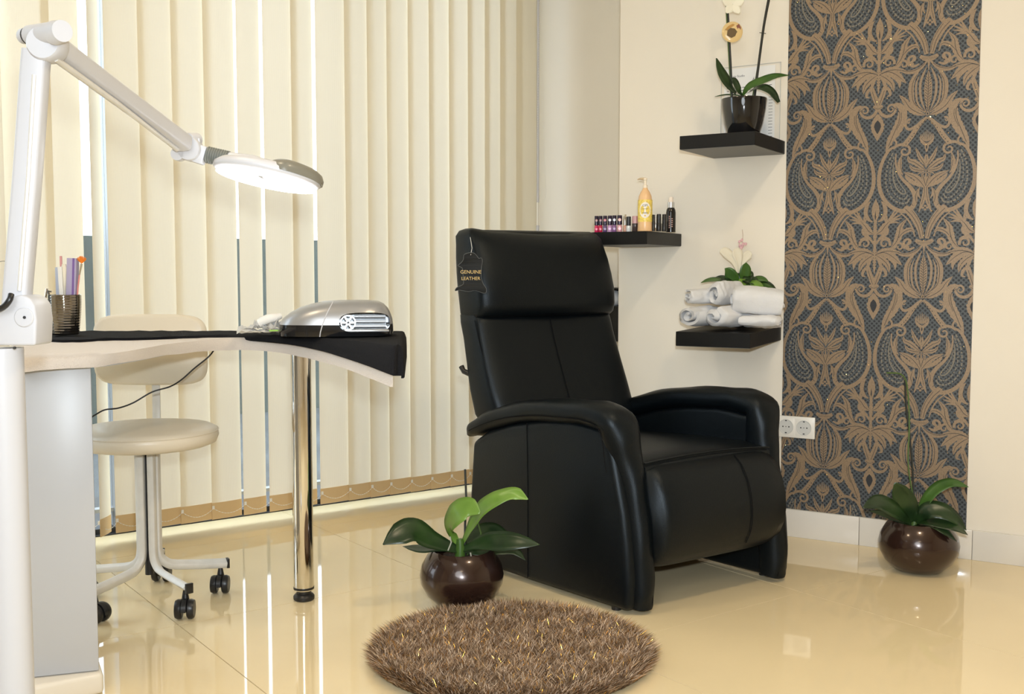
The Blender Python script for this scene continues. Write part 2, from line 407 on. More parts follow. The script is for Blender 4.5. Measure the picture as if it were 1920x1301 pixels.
# outside: paving and a row of plain buildings seen in the slits between the slats
bm = bmesh.new(); prism(bm, [W2(-6, -.02, -.1), W2(5, -.02, -.1), W2(9, -.02, -12), W2(-14, -.02, -12)], -Z3 * 0.05)
tag(frombm('paving', bm, M['ground'], smooth=False), 'grey paving outside the window behind the blinds', 'paving')
bm = bmesh.new(); prism(bm, [W2(-5, -.018, -.1), W2(4, -.018, -.1), W2(4, -.018, -.55), W2(-5, -.018, -.55)], Z3 * .006)
tag(frombm('drain_strip', bm, M['darkframe'], smooth=False), 'black drain strip outside along the foot of the window', 'drain')
HL = ['first grey green hedge outside, left of the table end', 'second grey green hedge outside, seen behind the nail tools', 'third hedge outside, seen through slits behind the chrome leg', 'fourth hedge outside, hidden mostly behind the armchair']
for k, (ua, ub, zt, d) in enumerate([(-7, -3.2, 1.22, 3.2), (-3.1, -.3, 1.13, 3.1), (-.2, 2.6, 1.16, 3.0), (2.7, 7, 1.12, 3.1)]):
    bm = bmesh.new(); prism(bm, [W2(ua, -.019, -d), W2(ub, -.019, -d), W2(ub, -.019, -d - .8), W2(ua, -.019, -d - .8)], Z3 * (zt + .019))
    hg = frombm('hedge', bm, M['outside'], smooth=False); origin(hg, W2(ua, -.019, -d))
    tag(hg, HL[k], 'hedge', 'hedges outside the window')

# ================================================================== VERTICAL BLIND
BO = 0.11
def wb(px, out=BO): p = w2(px, 512, out); return (p - O2).dot(u2)
edges = [(-185, 0), (-118, 0), (-52, 0), (16, 3.5), (88, 0), (164, 10), (202, 3), (267, 0), (328, 0), (387, 0), (447, 2.2), (495, 3.2), (549, 0), (593, 3.2), (648, 0), (690, 0),
         (726, 0), (765, 0), (804, 0), (841, 0), (876, 0), (908, 0), (936, 0), (966, 0), (1000, 0)]
vb = thing('vertical_blind', 'cream vertical blind of hanging fabric slats covering the tall window', 'blind', tuple(W2(0, 2.5, BO)))
HZ = 0.033; HEM = 0.058
box('headrail', W2((wb(-185) + wb(1000)) / 2, 2.53, BO), ((wb(1000) - wb(-185)) / 2 + .03, .022, .02), M['whitepl'], vb, ax=u2, ay=n2)
rnd = random.Random(3)
slat_u = []
for i in range(len(edges) - 1):
    (xa, ga), (xb, gb) = edges[i], edges[i + 1]
    ua = wb(xa + ga / 2); ub = wb(xb - gb / 2) + (0.024 if gb == 0 else 0)
    slat_u.append(((ua + ub) / 2, ua, ub))
    ta = 0.007 + rnd.uniform(-.002, .002); tb = -0.006 + rnd.uniform(-.002, .002)
    if xa == 164: ta, tb = 0.035, -0.03
    if xa == 16: ta, tb = -0.035, 0.02
    vs, fs, uv = [], [], []
    zs = [HZ + HEM, 0.5, 1.0, 1.5, 2.0, 2.5]; sway = rnd.uniform(-.0015, .0015)
    for z in zs:
        for k in range(5):
            t = k / 4; o = BO + ta + (tb - ta) * t + 0.0035 * math.sin(math.pi * t) + sway * (2.5 - z)
            vs.append(W2(ua + (ub - ua) * t, z, o)); uv.append((t, z))
    for a in range(len(zs) - 1):
        for k in range(4): b0 = a * 5 + k; fs.append((b0, b0 + 1, b0 + 6, b0 + 5))
    so = mk('slat', vs, fs, M['slat'], vb, uvs=uv)
    vs, fs = [], []
    for z in (HZ, HZ + HEM + .003):
        for side in (0.0016, -0.0016):
            for k in range(5):
                t = k / 4; o = BO + ta + (tb - ta) * t + 0.0035 * math.sin(math.pi * t) + side + sway * 2.4
                vs.append(W2(ua + (ub - ua) * t, z, o))
    for k in range(4):
        fs += [(k, k + 1, k + 11, k + 10), (k + 5, k + 15, k + 16, k + 6), (k, k + 5, k + 6, k + 1), (k + 10, k + 11, k + 16, k + 15)]
    fs += [(0, 10, 15, 5), (4, 9, 19, 14)]
    mk('weight_pocket', vs, fs, M['hem'], so, smooth=False)
# bottom bead chain: catenaries between slat weights
bm = bmesh.new()
for i in range(len(slat_u) - 1):
    ua, ub = slat_u[i][1] + .004, slat_u[i + 1][1] + .004
    n = 11
    for k in range(n):
        t = k / n; sag = 0.024 * 4 * t * (1 - t)
        bmesh.ops.create_icosphere(bm, subdivisions=1, radius=0.0019, matrix=Matrix.Translation(W2(ua + (ub - ua) * t, HZ + .042 - sag, BO + .014)))
    addtube(bm, [W2(ua + (ub - ua) * k / 8, HZ + .042 - .096 * (k / 8) * (1 - k / 8), BO + .014) for k in range(9)], .0006, 4)
    addbox(bm, W2(ua, HZ + .045, BO + .013), u2, n2, Z3, .004, .002, .006)
frombm('bottom_chain', bm, M['chain'], vb, label='white bead chain linking the slat weights')
# control wand and chains at the right end
cw = thing('control_chain', 'white wand with looped bead chain beside the right end of the blind', 'blind cord', tuple(W2(wb(1003), 1.1, BO)))
uw = wb(1003)
tube('wand', [W2(uw, 2.5, BO + .02), W2(uw, atPl(1003, 380, W2(0, 0, BO), n2).z, BO + .02)], 0.0055, M['whitepl'], cw, seg=8)
zl = atPl(1003, 380, W2(0, 0, BO), n2).z
tube('wand_end', [W2(uw - .002, zl, BO + .02), W2(uw - .002, zl - .10, BO + .02)], 0.0040, M['chain'], cw, seg=8)
tube('chain_weight', [W2(uw - .001, zl - .10, BO + .02), W2(uw - .001, 0.02, BO + .02)], 0.0075, M['whitepl'], cw, seg=10)
bm = bmesh.new()
loopp = cat([W2(uw + .004, 2.3, BO + .03), W2(uw + .010, zl + .55, BO + .03), W2(uw + .034, zl + .12, BO + .03), W2(uw + .036, zl + .03, BO + .03), W2(uw + .012, zl + .0, BO + .03), W2(uw - .014, zl + .03, BO + .03), W2(uw - .012, zl + .2, BO + .03), W2(uw - .002, zl + .8, BO + .03), W2(uw, 2.3, BO + .03)], 60)
acc = 0; last = loopp[0]
for p in loopp:
    acc += (p - last).length; last = p
    if acc > 0.006: acc = 0; bmesh.ops.create_icosphere(bm, subdivisions=1, radius=0.0013, matrix=Matrix.Translation(p))
frombm('bead_chain', bm, M['chain'], cw)
#CHUNK2
# ================================================================== RECLINER
FL = atZ(1165, 1154); fv = Vector((0.650, -0.760, 0)).normalized(); rv = Vector((0.820, 0.572, 0)).normalized()
CW = 0.655
def C(s, t, z): return FL + rv * s - fv * t + Z3 * z
ch = thing('recliner_chair', 'black leather recliner armchair with padded headrest standing beside the round rug', 'armchair', tuple(C(CW / 2, .3, 0)))
# side panels
armtop = [(-.008, .395), (.004, .445), (.022, .487), (.05, .518), (.10, .538), (.20, .545), (.33, .535), (.46, .512), (.58, .476), (.672, .425)]
def panel(name, s0, s1):
    poly = [(-.020, 0.012), (-.024, .10), (-.016, .19), (-.002, .28), (.020, .365), (.037, .43), (.056, .475), (.085, .50), (.2, .512), (.33, .502), (.46, .478), (.58, .442), (.655, .40), (.672, .2), (.668, .012)]
    bm = bmesh.new(); prism(bm, [C(s0, t, z) for t, z in poly], rv * (s1 - s0), bev=0.020, seg=4)
    p = frombm(name, bm, M['leather'], ch, sharp=50)
    for side, s in ((0, s0 - .0005), (1, s1 + .0005)):
        if side == (0 if s0 < .3 else 1):
            tube('seam', [C(s, .385, .02), C(s, .385, .3), C(s, .39, .487)], 0.0016, M['seam'], p, seg=6)
    return p
panel('side_panel', 0.0, 0.075); panel('side_panel', CW - .075, CW)
def arm(s0, s1, sign):
    # padded arm that runs down the front edge of the panel
    path = [(.690, .418), (.665, .435), (.62, .456), (.56, .479), (.46, .508), (.33, .528), (.20, .536), (.12, .536), (.068, .524), (.046, .490), (.036, .435), (.018, .365), (-.004, .28), (-.018, .19), (-.026, .10), (-.026, .04), (-.022, .016)]
    wid = [.030, .047, .052, .054, .055, .055, .056, .057, .056, .054, .050, .047, .046, .046, .045, .044]
    thk = [.010, .024, .030, .033, .034, .035, .036, .037, .036, .034, .030, .026, .022, .020, .018, .016]
    pts = cat([Vector((t, 0, z)) for t, z in path], 4); N = len(pts); rings = []; sc = (s0 + s1) / 2
    for i, p in enumerate(pts):
        d = (pts[min(i + 1, N - 1)] - pts[max(i - 1, 0)]).normalized(); nrm = Vector((-d.z, 0, d.x))
        if nrm.z < 0 and i < N * .5: nrm = -nrm
        if i >= N * .5 and nrm.x > 0: nrm = -nrm
        w, h = interp(wid, i / (N - 1)), interp(thk, i / (N - 1)); ring = []
        fr_t = max(0.0, min(1.0, (i / (N - 1) - .52) / .18)); h = h + .020 * fr_t; w = w * (1 - .26 * fr_t); cx_ = sc + sign * .020 * fr_t
        for a, b in superring(w, h, 20, 2.6):
            wob = 0.0016 * math.sin(i * .9 + a * 60)
            q = p + nrm * (b + wob - .020 * fr_t); ring.append(C(cx_ + a, q.x, q.z))
        rings.append(ring)
    bm = bmesh.new(); loft(bm, rings); a_ = frombm('arm_pad', bm, M['leather'], ch, sharp=60)
    so = sc - (0.05 * sign)
    for off in (0.056,):
        tube('seam', [C(sc + off * k, pts[i].x + .012, pts[i].z - .014) for k in (-sign,) for i in range(7, N - 22)], 0.0014, M['seam'], a_, seg=6)
    tube('seam', [C(sc + sign * .036, pts[i].x - .014, pts[i].z) for i in range(N - 22, N - 1)], 0.0014, M['seam'], a_, seg=6)
    return a_
arm(-.008, .084, 1); arm(CW - .084, CW + .008, -1)
# seat and leg rest
S0, S1 = .078, CW - .078
bm = bmesh.new(); rings = []
for i in range(13):
    a = i / 12; s = S0 + (S1 - S0) * a; e = 1 - abs(2 * a - 1) ** 6; puff = .012 * (1 - (2 * a - 1) ** 2)
    rings.append([C(s, t, z) for t, z in [(.62, .30), (.62, .395 + puff), (.45, .405 + puff), (.25, .415 + puff), (.08, .418 + puff), (.02, .412 + puff), (-.004, .398 + puff * .6), (-.004, .33), (.05, .30)]])
loft(bm, rings); frombm('seat', bm, M['leather'], ch, sharp=80)
prof = [(.012, .408), (-.012, .402), (-.038, .378), (-.062, .335), (-.076, .285), (-.080, .235), (-.074, .190), (-.058, .152), (-.032, .126), (0.0, .112), (.035, .108), (.06, .125), (.07, .20), (.06, .30), (.03, .38)]
bm = bmesh.new(); rings = []
for i in range(17):
    a = i / 16; s = S0 + .004 + (S1 - S0 - .008) * a; k = 1 - 0.10 * abs(2 * a - 1) ** 8
    crease = -0.003 * math.exp(-((s - .40) / .008) ** 2)
    rings.append([C(s, .02 + (t - .02) * k - (crease if t < 0 else 0), .26 + (z - .26) * k) for t, z in prof])
loft(bm, rings); lr = frombm('leg_rest', bm, M['leather'], ch, sharp=80)
tube('seam', [C(S0 + (S1 - S0) * a, -.002, .409 + .010 * (1 - (2 * a - 1) ** 2)) for a in [i / 10 for i in range(11)]], .0030, M['leather'], lr, seg=6)
tube('seam', [C(.415, t - .0018, z) for t, z in cat([Vector((t, z, 0)) for t, z in prof[1:8]], 4) and [(p.x, p.y) for p in cat([Vector((t, z, 0)) for t, z in prof[1:8]], 4)]], .0013, M['seam'], lr, seg=6)
box('underframe', C(CW / 2, .36, .18), (.235, .17, .11), M['blackpl'], ch, ax=rv, ay=fv)
box('cross_bar', C(CW / 2, .56, .06), (.25, .012, .02), M['blackpl'], ch, ax=rv, ay=fv)
for s, t in ((.03, .05), (.03, .6), (CW - .03, .05), (CW - .03, .6)):
    lathe('glide', C(s, t, 0), [(0, 0), (.014, 0), (.014, .014), (0, .014)], M['blackpl'], ch, seg=12)
# backrest
B0, B1 = .022, .604; bc = (B0 + B1) / 2; bw = (B1 - B0) / 2
def back_ring(tf, tr, z, w, zt=None, e=6.5, crease=0.0, puff=.008, lift=0.0, n=48):
    tc, th = (tf + tr) / 2, (tr - tf) / 2; out = []
    for a, b in superring(w, th, n, e):
        k = a / w
        t = tc + b
        if b < 0: t -= puff * (1 - k * k) * (-b / th) - crease * math.exp(-(a / .012) ** 2) * (-b / th)
        zz = z + lift * (1 - k * k) + (b / th) * 0.0
        out.append(C(bc + a, t, zz))
    return out
bm = bmesh.new(); rings = []
for z, tf, tr, w in [(.34, .50, .62, .235), (.40, .512, .68, .245), (.48, .545, .705, .284), (.56, .578, .728, .286), (.64, .610, .745, .284), (.72, .640, .765, .280), (.77, .655, .782, .279), (.795, .664, .786, .277), (.805, .680, .784, .268)]:
    r = back_ring(tf, tr, z, w, crease=.012, puff=.010); rings.append(r)
loft(bm, rings)
for v in bm.verts:                                                    # soft creases of the leather
    p = v.co; v.co = p + fv * 0.0035 * noise.noise(Vector((p.x * 9, p.y * 9, p.z * 6)))
bk = frombm('backrest', bm, M['leather'], ch, sharp=80)
fr_ = lambda z: float(np.interp(z, [.34, .40, .48, .56, .64, .72, .77, .795], [.50, .512, .545, .578, .61, .64, .655, .668]))
tube('seam', [C(bc, fr_(z) - .0005, z) for z in np.linspace(.42, .785, 14)], .0013, M['seam'], bk, seg=6)
tube('seam', [C(bc - float(np.interp(z, [.4, .56, .72], [.25, .272, .28])), fr_(z) + .022, z) for z in np.linspace(.42, .78, 14)], .0014, M['seam'], bk, seg=6)
tube('seam', [C(bc + float(np.interp(z, [.4, .56, .72], [.25, .272, .28])), fr_(z) + .022, z) for z in np.linspace(.42, .78, 14)], .0014, M['seam'], bk, seg=6)
bm = bmesh.new(); rings = []
for z, tf, tr, w in [(.788, .690, .768, .260), (.790, .655, .784, .275), (.802, .640, .787, .278), (.83, .632, .792, .279), (.88, .636, .80, .280), (.93, .648, .808, .278), (.98, .664, .814, .275), (1.02, .681, .817, .271), (1.048, .697, .815, .272), (1.066, .715, .806, .262), (1.074, .735, .790, .245)]:
    top = max(0, (z - .98) / .09)
    r = back_ring(tf, tr, z, w, puff=.014, crease=0, lift=-.014 * top)
    rings.append(r)
loft(bm, rings)
for v in bm.verts:
    p = v.co; v.co = p + Z3 * .004 * noise.noise(Vector((p.x * 12, p.y * 12, 1))) * (1 if p.z > 1.0 else .3)
hr = frombm('headrest', bm, M['leather'], ch, sharp=80)
tube('seam', [C(bc + .26 * math.cos(a), .70 + .055 * 0 + .0, .795) for a in (0.0, 3.14159)], .001, M['seam'], hr, seg=4)
lv = tube('lever', [C(-.004 + .05, .70, .60), C(.03, .735, .615), C(.028, .745, .63)], .009, M['blackpl'], ch, seg=10)
# hide-shaped leather tag hanging from the corner
tg = [(-.012, .030), (-.010, .037), (.004, .042), (.016, .040), (.024, .030), (.027, .026), (.034, .027), (.036, .018), (.034, .002), (.033, -.025), (.038, -.044), (.046, -.058), (.045, -.070), (.036, -.070), (.018, -.063), (0, -.066), (-.022, -.062), (-.034, -.064), (-.030, -.055), (-.016, -.048), (-.012, -.040), (-.014, -.010), (-.016, .000), (-.026, .006), (-.018, .014), (-.013, .022)]
ta_ = (rv * .86 + fv * .5).normalized(); TO = atY(878, 502, 3.335)
def TG(x, z, o=0): 
    n = ta_.cross(Z3).normalized(); 
    return TO + ta_ * x * 1.22 + Z3 * z * 1.12 + n * (o + .004 * math.sin(x * 60 + z * 50))
tgm = mat('tag_leather', (.007, .0075, .007), .6, spec=.25)
pts2 = [Vector((p.x, p.y)) for p in cat([Vector((x, z, 0)) for x, z in tg] + [Vector((tg[0][0], tg[0][1], 0))], 3)[:-1]]
tri = tessellate_polygon([[Vector((p.x, p.y, 0)) for p in pts2]]); n_ = len(pts2)
ht = thing('leather_hang_tag', 'hide-shaped black leather tag with gold lettering hanging from the armchair headrest', 'tag', tuple(TG(0, 0)))
vs = [TG(p.x, p.y, .0012) for p in pts2] + [TG(p.x, p.y, -.0012) for p in pts2]
fs = [tuple(t) for t in tri] + [tuple(i + n_ for i in t[::-1]) for t in tri] + [(i, (i + 1) % n_, (i + 1) % n_ + n_, i + n_) for i in range(n_)]
mk('hide', vs, fs, tgm, ht, smooth=False)
tube('stitched_edge', [TG(p.x, p.y, .0012) for p in pts2] + [TG(pts2[0].x, pts2[0].y, .0012)], .0008, mat('tag_edge', (.10, .105, .105), .6), ht, seg=5)
textmesh('lettering', 'GENUINE', .0155, TG(.006, -.012, .010), ta_, Z3, M['gold'], ht, .001)
textmesh('lettering', 'LEATHER', .0145, TG(.006, -.030, .010), ta_, Z3, M['gold'], ht, .001)
tube('string', [TG(.006, .035, .001), TG(.010, .055, -.004), TG(.006, .085, -.008)], .0007, M['chain'], ht, seg=5)

# ================================================================== ROUND RUG
RC = atZ(960, 1228, .0); RC.z = 0; RR = .338
rug = thing('round_rug', 'round shaggy brown rug with gold glints on the tiled floor', 'rug', tuple(RC))
lathe('backing', RC, [(0, .004), (0, .007), (RR * .96, .007), (RR * .97, .004), (RR * .96, .0005), (0, .0005)], mat('rug_backing', (.06, .035, .018), .9), rug, seg=64)
def pile(name, n, m, seed, hmin, hmax, wid, gold=False):
    rg = np.random.default_rng(seed)
    r = RR * np.sqrt(rg.random(n)); th = rg.random(n) * 2 * np.pi
    x = r * np.cos(th); y = r * np.sin(th)
    # tufts lean together
    ang = 1.5 * np.sin(x * 60 + 1.3 * np.sin(y * 47)) + 1.5 * np.cos(y * 71 + x * 31) + rg.normal(0, 1.6, n)
    lean = rg.uniform(.3, 1.05, n); edge = np.clip((r - RR * .9) / (RR * .1), 0, 1)
    lx = np.cos(ang) * lean * (1 - edge) + np.cos(th) * edge * 1.1; ly = np.sin(ang) * lean * (1 - edge) + np.sin(th) * edge * 1.1
    h = rg.uniform(hmin, hmax, n) * (1 - .25 * edge)
    vs = np.zeros((n, 5, 3)); wd = rg.random(n) * 2 * np.pi; wx = np.cos(wd) * wid; wy = np.sin(wd) * wid
    for k, (f, w) in enumerate([(0, 1), (0, -1), (.55, .8), (.55, -.8), (1, 0)]):
        vs[:, k, 0] = RC.x + x + lx * h * f * (0.4 + .6 * f) + wx * w; vs[:, k, 1] = RC.y + y + ly * h * f * (0.4 + .6 * f) + wy * w; vs[:, k, 2] = .008 + h * f * (1 - .25 * f * lean)
    off = RC; V = vs.reshape(-1, 3) - np.array(off)
    base = (np.arange(n) * 5)[:, None]
    quads = base + np.array([[0, 1, 3, 2]]); tris = base + np.array([[2, 3, 4]])
    me = bpy.data.meshes.new(name); me.vertices.add(n * 5); me.vertices.foreach_set('co', V.ravel())
    me.loops.add(n * 7); li = np.concatenate([np.concatenate([quads, tris], axis=1).ravel()]); me.loops.foreach_set('vertex_index', li.astype(np.int32))
    me.polygons.add(n * 2); st = np.stack([np.arange(n) * 7, np.arange(n) * 7 + 4], 1).ravel(); me.polygons.foreach_set('loop_start', st.astype(np.int32))
    me.update(calc_edges=True); me.validate()
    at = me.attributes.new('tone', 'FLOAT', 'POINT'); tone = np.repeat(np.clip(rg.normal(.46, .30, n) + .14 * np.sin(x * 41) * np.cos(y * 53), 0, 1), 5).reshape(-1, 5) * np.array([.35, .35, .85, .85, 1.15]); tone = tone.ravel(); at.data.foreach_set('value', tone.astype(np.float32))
    me.materials.append(m); o = bpy.data.objects.new(name, me); COL.objects.link(o); o.parent = rug; o['kind'] = 'stuff'; return o
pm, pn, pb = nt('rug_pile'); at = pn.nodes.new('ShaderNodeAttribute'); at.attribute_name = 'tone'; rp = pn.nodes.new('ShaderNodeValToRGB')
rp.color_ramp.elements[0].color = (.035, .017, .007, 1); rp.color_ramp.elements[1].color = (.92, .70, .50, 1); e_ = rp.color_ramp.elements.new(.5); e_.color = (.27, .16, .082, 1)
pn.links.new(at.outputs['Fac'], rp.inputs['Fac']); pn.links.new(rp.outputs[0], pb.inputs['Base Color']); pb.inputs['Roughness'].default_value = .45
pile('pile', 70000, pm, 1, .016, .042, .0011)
pile('glitter_pile', 9000, mat('gold_lurex', (.85, .45, .08), .22, metal=1.0), 2, .022, .040, .0008)

# ================================================================== PLANTS ON THE FLOOR
def floor_orchid(name_label, c, R, h, lf, extra):
    t = thing('potted_orchid', name_label, 'potted plant', tuple(c))
    k = R / .122; prof = [(0, 0), (.055, 0), (.075, .008), (.102, .032), (.119, .062), (.122, .085), (.116, .112), (.100, .138), (.090, .149), (.084, .153), (.079, .150), (.084, .140), (.09, .12), (0, .118)]
    lathe('pot', c, [(r * k, z * h / .153) for r, z in prof], M['bronzepot'], t, seg=48, sharp=60)
    bm = bmesh.new(); rr = random.Random(5)
    for i in range(60):
        a, q_ = rr.random() * 6.28, math.sqrt(rr.random()) * .075 * k; s = rr.uniform(.006, .014)
        addbox(bm, c + Vector((math.cos(a) * q_, math.sin(a) * q_, h * .82 + rr.uniform(-.01, .006))), Vector((math.cos(a * 3), math.sin(a * 3), .3)).normalized(), Vector((-math.sin(a * 3), math.cos(a * 3), 0)), Z3, s, s * .6, s * .4)
    so = frombm('bark', bm, M['soil'], t, smooth=False); so['kind'] = 'stuff'
    for pts, w, m, kw in lf: leaf('leaf', pts, w, m, t, **kw)
    extra(t, c)
    return t
PC = atZ(866, 1133); PH = .158
def P1(px, py, dy=0.0): return atY(px, py, PC.y + dy)
b1 = P1(862, 1032)
def ex1(t, c):
    tube('crown', [P1(862, 1050), P1(863, 1030), P1(862, 1010)], [.016, .014, .009], mat('crown_green', (.06, .13, .02), .4), t, seg=10)
    tube('stem', [P1(872, 1040, .01), P1(872, 985, .03), P1(874, 930, .06), P1(872, 880, .09)], .0032, M['stake'], t, seg=8)
    tube('stem', [P1(876, 1040, .01), P1(897, 1020), P1(902, 1000), P1(896, 980), P1(888, 968)], .0026, M['stem'], t, seg=8)
    for a, b in ((846, 1012), (884, 1042)):
        tube('root', [P1(a - 6, b + 20, -.03), P1(a, b + 5, -.03), P1(a - 2, b - 6, -.03)], .002, mat('root_pale', (.5, .48, .4), .6), t, seg=6)
t1 = [
 ([b1, P1(810, 1013, -.03), P1(775, 995, -.06), P1(745, 1005, -.09), P1(718, 1021, -.11)], .075, M['leafdark'], dict(normal=Vector((.1, -.75, .6)), fold=.2, wprof=[.25, .55, .8, .95, 1, .9, .5, .04])),
 ([b1, P1(820, 1026, .0), P1(790, 1029, .0), P1(755, 1024, .02)], .055, M['leafdark'], dict(normal=Vector((0, -.3, 1)), fold=.1)),
 ([P1(862, 1028), P1(850, 1003), P1(843, 985, -.02), P1(855, 965, -.05), P1(878, 952, -.06), P1(900, 962, -.08)], .070, M['leaflight'], dict(normal=Vector((-.5, -.7, .4)), fold=.15, wprof=[.2, .35, .5, .8, 1, 1, .75, .1])),
 ([P1(868, 1018), P1(885, 985, -.01), P1(905, 955, -.02), P1(935, 935, -.03), P1(965, 926, -.03), P1(990, 936, -.05)], .056, M['leaflight'], dict(normal=Vector((-.55, -.55, .5)), fold=.25, wprof=[.25, .5, .85, 1, .95, .8, .6, .05])),
 ([b1, P1(905, 1017, -.03), P1(940, 1016, -.05), P1(975, 1017, -.07), P1(1012, 1021, -.08)], .062, M['leafdark'], dict(normal=Vector((0, -.75, .65)), fold=.2, wprof=[.2, .5, .85, 1, 1, .8, .5, .03])),
 ([b1, P1(890, 1005, .05), P1(925, 992, .09), P1(960, 1010, .1)], .055, M['leafdark'], dict(normal=Vector((0, -.5, .8)), fold=.2)),
 ([b1, P1(900, 1035, .0), P1(935, 1032, .02), P1(965, 1034, .02), P1(985, 1050, .0)], .04, M['leafdark'], dict(normal=Vector((0, -.5, .8)), fold=.2)),
]
floor_orchid('orchid with pale green leaves in round bronze-brown pot behind the shaggy rug', PC, .118, PH, t1, ex1)
QC = atZ(1721, 1069)
def P2(px, py, dy=0.0): return atY(px, py, QC.y + dy)
b2 = P2(1712, 985)
def ex2(t, c):
    tube('stem', cat([P2(1713, 990), P2(1712, 900, .02), P2(1706, 820, .03), P2(1699, 760, .04), P2(1697, 712, .04)], 5), .0032, M['stake'], t, seg=8)
    tube('stem', cat([P2(1722, 985), P2(1712, 930, -.01), P2(1703, 870, 0), P2(1705, 790, .02), P2(1701, 725, .03), P2(1690, 702, .03), P2(1662, 699, .03)], 5), .0024, M['stem'], t, seg=8)
    tube('crown', [P2(1712, 1000), P2(1714, 985), P2(1716, 960)], [.014, .012, .006], M['stem'], t, seg=10)
t2 = [
 ([b2, P2(1690, 966, -.03), P2(1660, 948, -.06), P2(1640, 944, -.08), P2(1618, 952, -.1)], .062, M['leafdark'], dict(normal=Vector((0, -.8, .6)), fold=.2, wprof=[.2, .5, .85, 1, 1, .85, .5, .05])),
 ([b2, P2(1705, 955, -.02), P2(1692, 930, -.03), P2(1678, 905, -.05)], .066, M['leafdark'], dict(normal=Vector((-.4, -.8, .4)), fold=.2, wprof=[.2, .5, .8, .95, 1, .95, .7, .12])),
 ([P2(1716, 985), P2(1733, 945, -.02), P2(1755, 918, -.03), P2(1785, 906, -.04), P2(1816, 913, -.05)], .046, M['leafmid'], dict(normal=Vector((-.3, -.5, .8)), fold=.2, wprof=[.3, .55, .8, .9, 1, .9, .6, .05])),
 ([b2, P2(1735, 960, -.04), P2(1762, 958, -.06), P2(1790, 972, -.08), P2(1812, 994, -.09)], .062, M['leafdark'], dict(normal=Vector((.1, -.8, .6)), fold=.2, wprof=[.2, .6, .9, 1, .95, .75, .45, .04])),
 ([b2, P2(1740, 978, -.05), P2(1770, 983, -.08), P2(1795, 990, -.1), P2(1815, 1003, -.1)], .055, M['leafdark'], dict(normal=Vector((.1, -.6, .8)), fold=.2)),
 ([b2, P2(1745, 985, -.06), P2(1770, 996, -.1), P2(1794, 1015, -.11)], .042, M['leafdark'], dict(normal=Vector((.2, -.6, .8)), fold=.2)),
 ([b2, P2(1690, 975, .0), P2(1660, 965, .02), P2(1630, 958, .02)], .05, M['leafdark'], dict(normal=Vector((0, -.4, .9)), fold=.2)),
]
floor_orchid('leafy orchid with bare stem in round bronze pot before the damask wallpaper', QC, .121, .158, t2, ex2)

# ================================================================== TREATMENT DESK
DT = .745
fe = [(30, 2.19, .727), (100, 2.24, .728), (185, 2.30, .729), (250, 2.44, .729), (320, 2.66, .727), (400, 2.84, .724), (470, 2.92, .720), (540, 2.88, .713), (600, 2.77, .702), (640, 2.69, .693), (690, 2.59, .678), (733, 2.50, .664)]
def X_at(px, Y): return atY(px, 650, Y).x
FE = cat([Vector((X_at(px, Y), Y, hz)) for px, Y, hz in fe], 5); NF = len(FE)
BK = 3.13; BX0, BX1 = X_at(25, BK), X_at(748, BK)
dk = thing('manicure_table', 'white manicure table with curved front, side cabinet and chrome leg under draped towels', 'table', (-0.8, 2.75, 0))
poly = [Vector((p.x, p.y + .004, DT - .018)) for p in FE] + [Vector((BX1, BK, DT - .018)), Vector((BX0, BK, DT - .018))]
bm = bmesh.new(); prism(bm, poly, Z3 * .018); frombm('tabletop', bm, M['desk'], dk, sharp=30)
# cabinet
ca = atZ(46, 1272, .05); cb = atZ(186, 1257, .05); cu_ = (cb - ca); cu_.z = 0; cl_ = cu_.length; cu_.normalize(); cn = Vector((cu_.y, -cu_.x, 0)); cn = cn if cn.y < 0 else -cn
cz0, cz1 = .05, .7265
cc = (ca + cb) / 2; cc.z = (cz0 + cz1) / 2
cdv = Vector((-.45, .893, 0)); bm = bmesh.new(); prism(bm, [ca, cb, cb + cdv * .44, ca + cdv * .44], Z3 * (cz1 - cz0), bev=.003); frombm('cabinet', bm, M['desk'], dk)
bm = bmesh.new(); prism(bm, [ca - cu_ * .022, ca - cu_ * .0005, ca - cu_ * .0005 + cdv * .4, ca - cu_ * .022 + cdv * .4], Z3 * (cz1 - cz0)); frombm('cabinet_edge', bm, M['oak'], dk, smooth=False)
pz = .048
pf = ca - cu_ * .06 + cn * .07; pg = cb + cu_ * .010 + cn * .012; bm = bmesh.new(); prism(bm, [Vector((v.x, v.y, 0)) for v in (pf, pg, pg + cdv * .42, pf + cdv * .42)], Z3 * pz, bev=.010, seg=3); frombm('plinth', bm, M['plinth'], dk)
LG = atZ(570, 1124)
lgp = lathe('leg', LG, [(0, .03), (.0285, .03), (.0285, DT - .03), (0, DT - .03)], M['chrome'], dk, seg=40)
lathe('levelling_foot', LG, [(0, 0), (.026, 0), (.030, .004), (.030, .012), (.026, .017), (.021, .020), (.021, .028), (.0295, .033), (.0295, .039), (0, .039)], M['blackpl'], lgp, seg=28)
lathe('mounting_plate', LG + Z3 * (DT - .036), [(0, 0), (.045, 0), (.045, .008), (0, .008)], M['chrome2'], dk, seg=28)

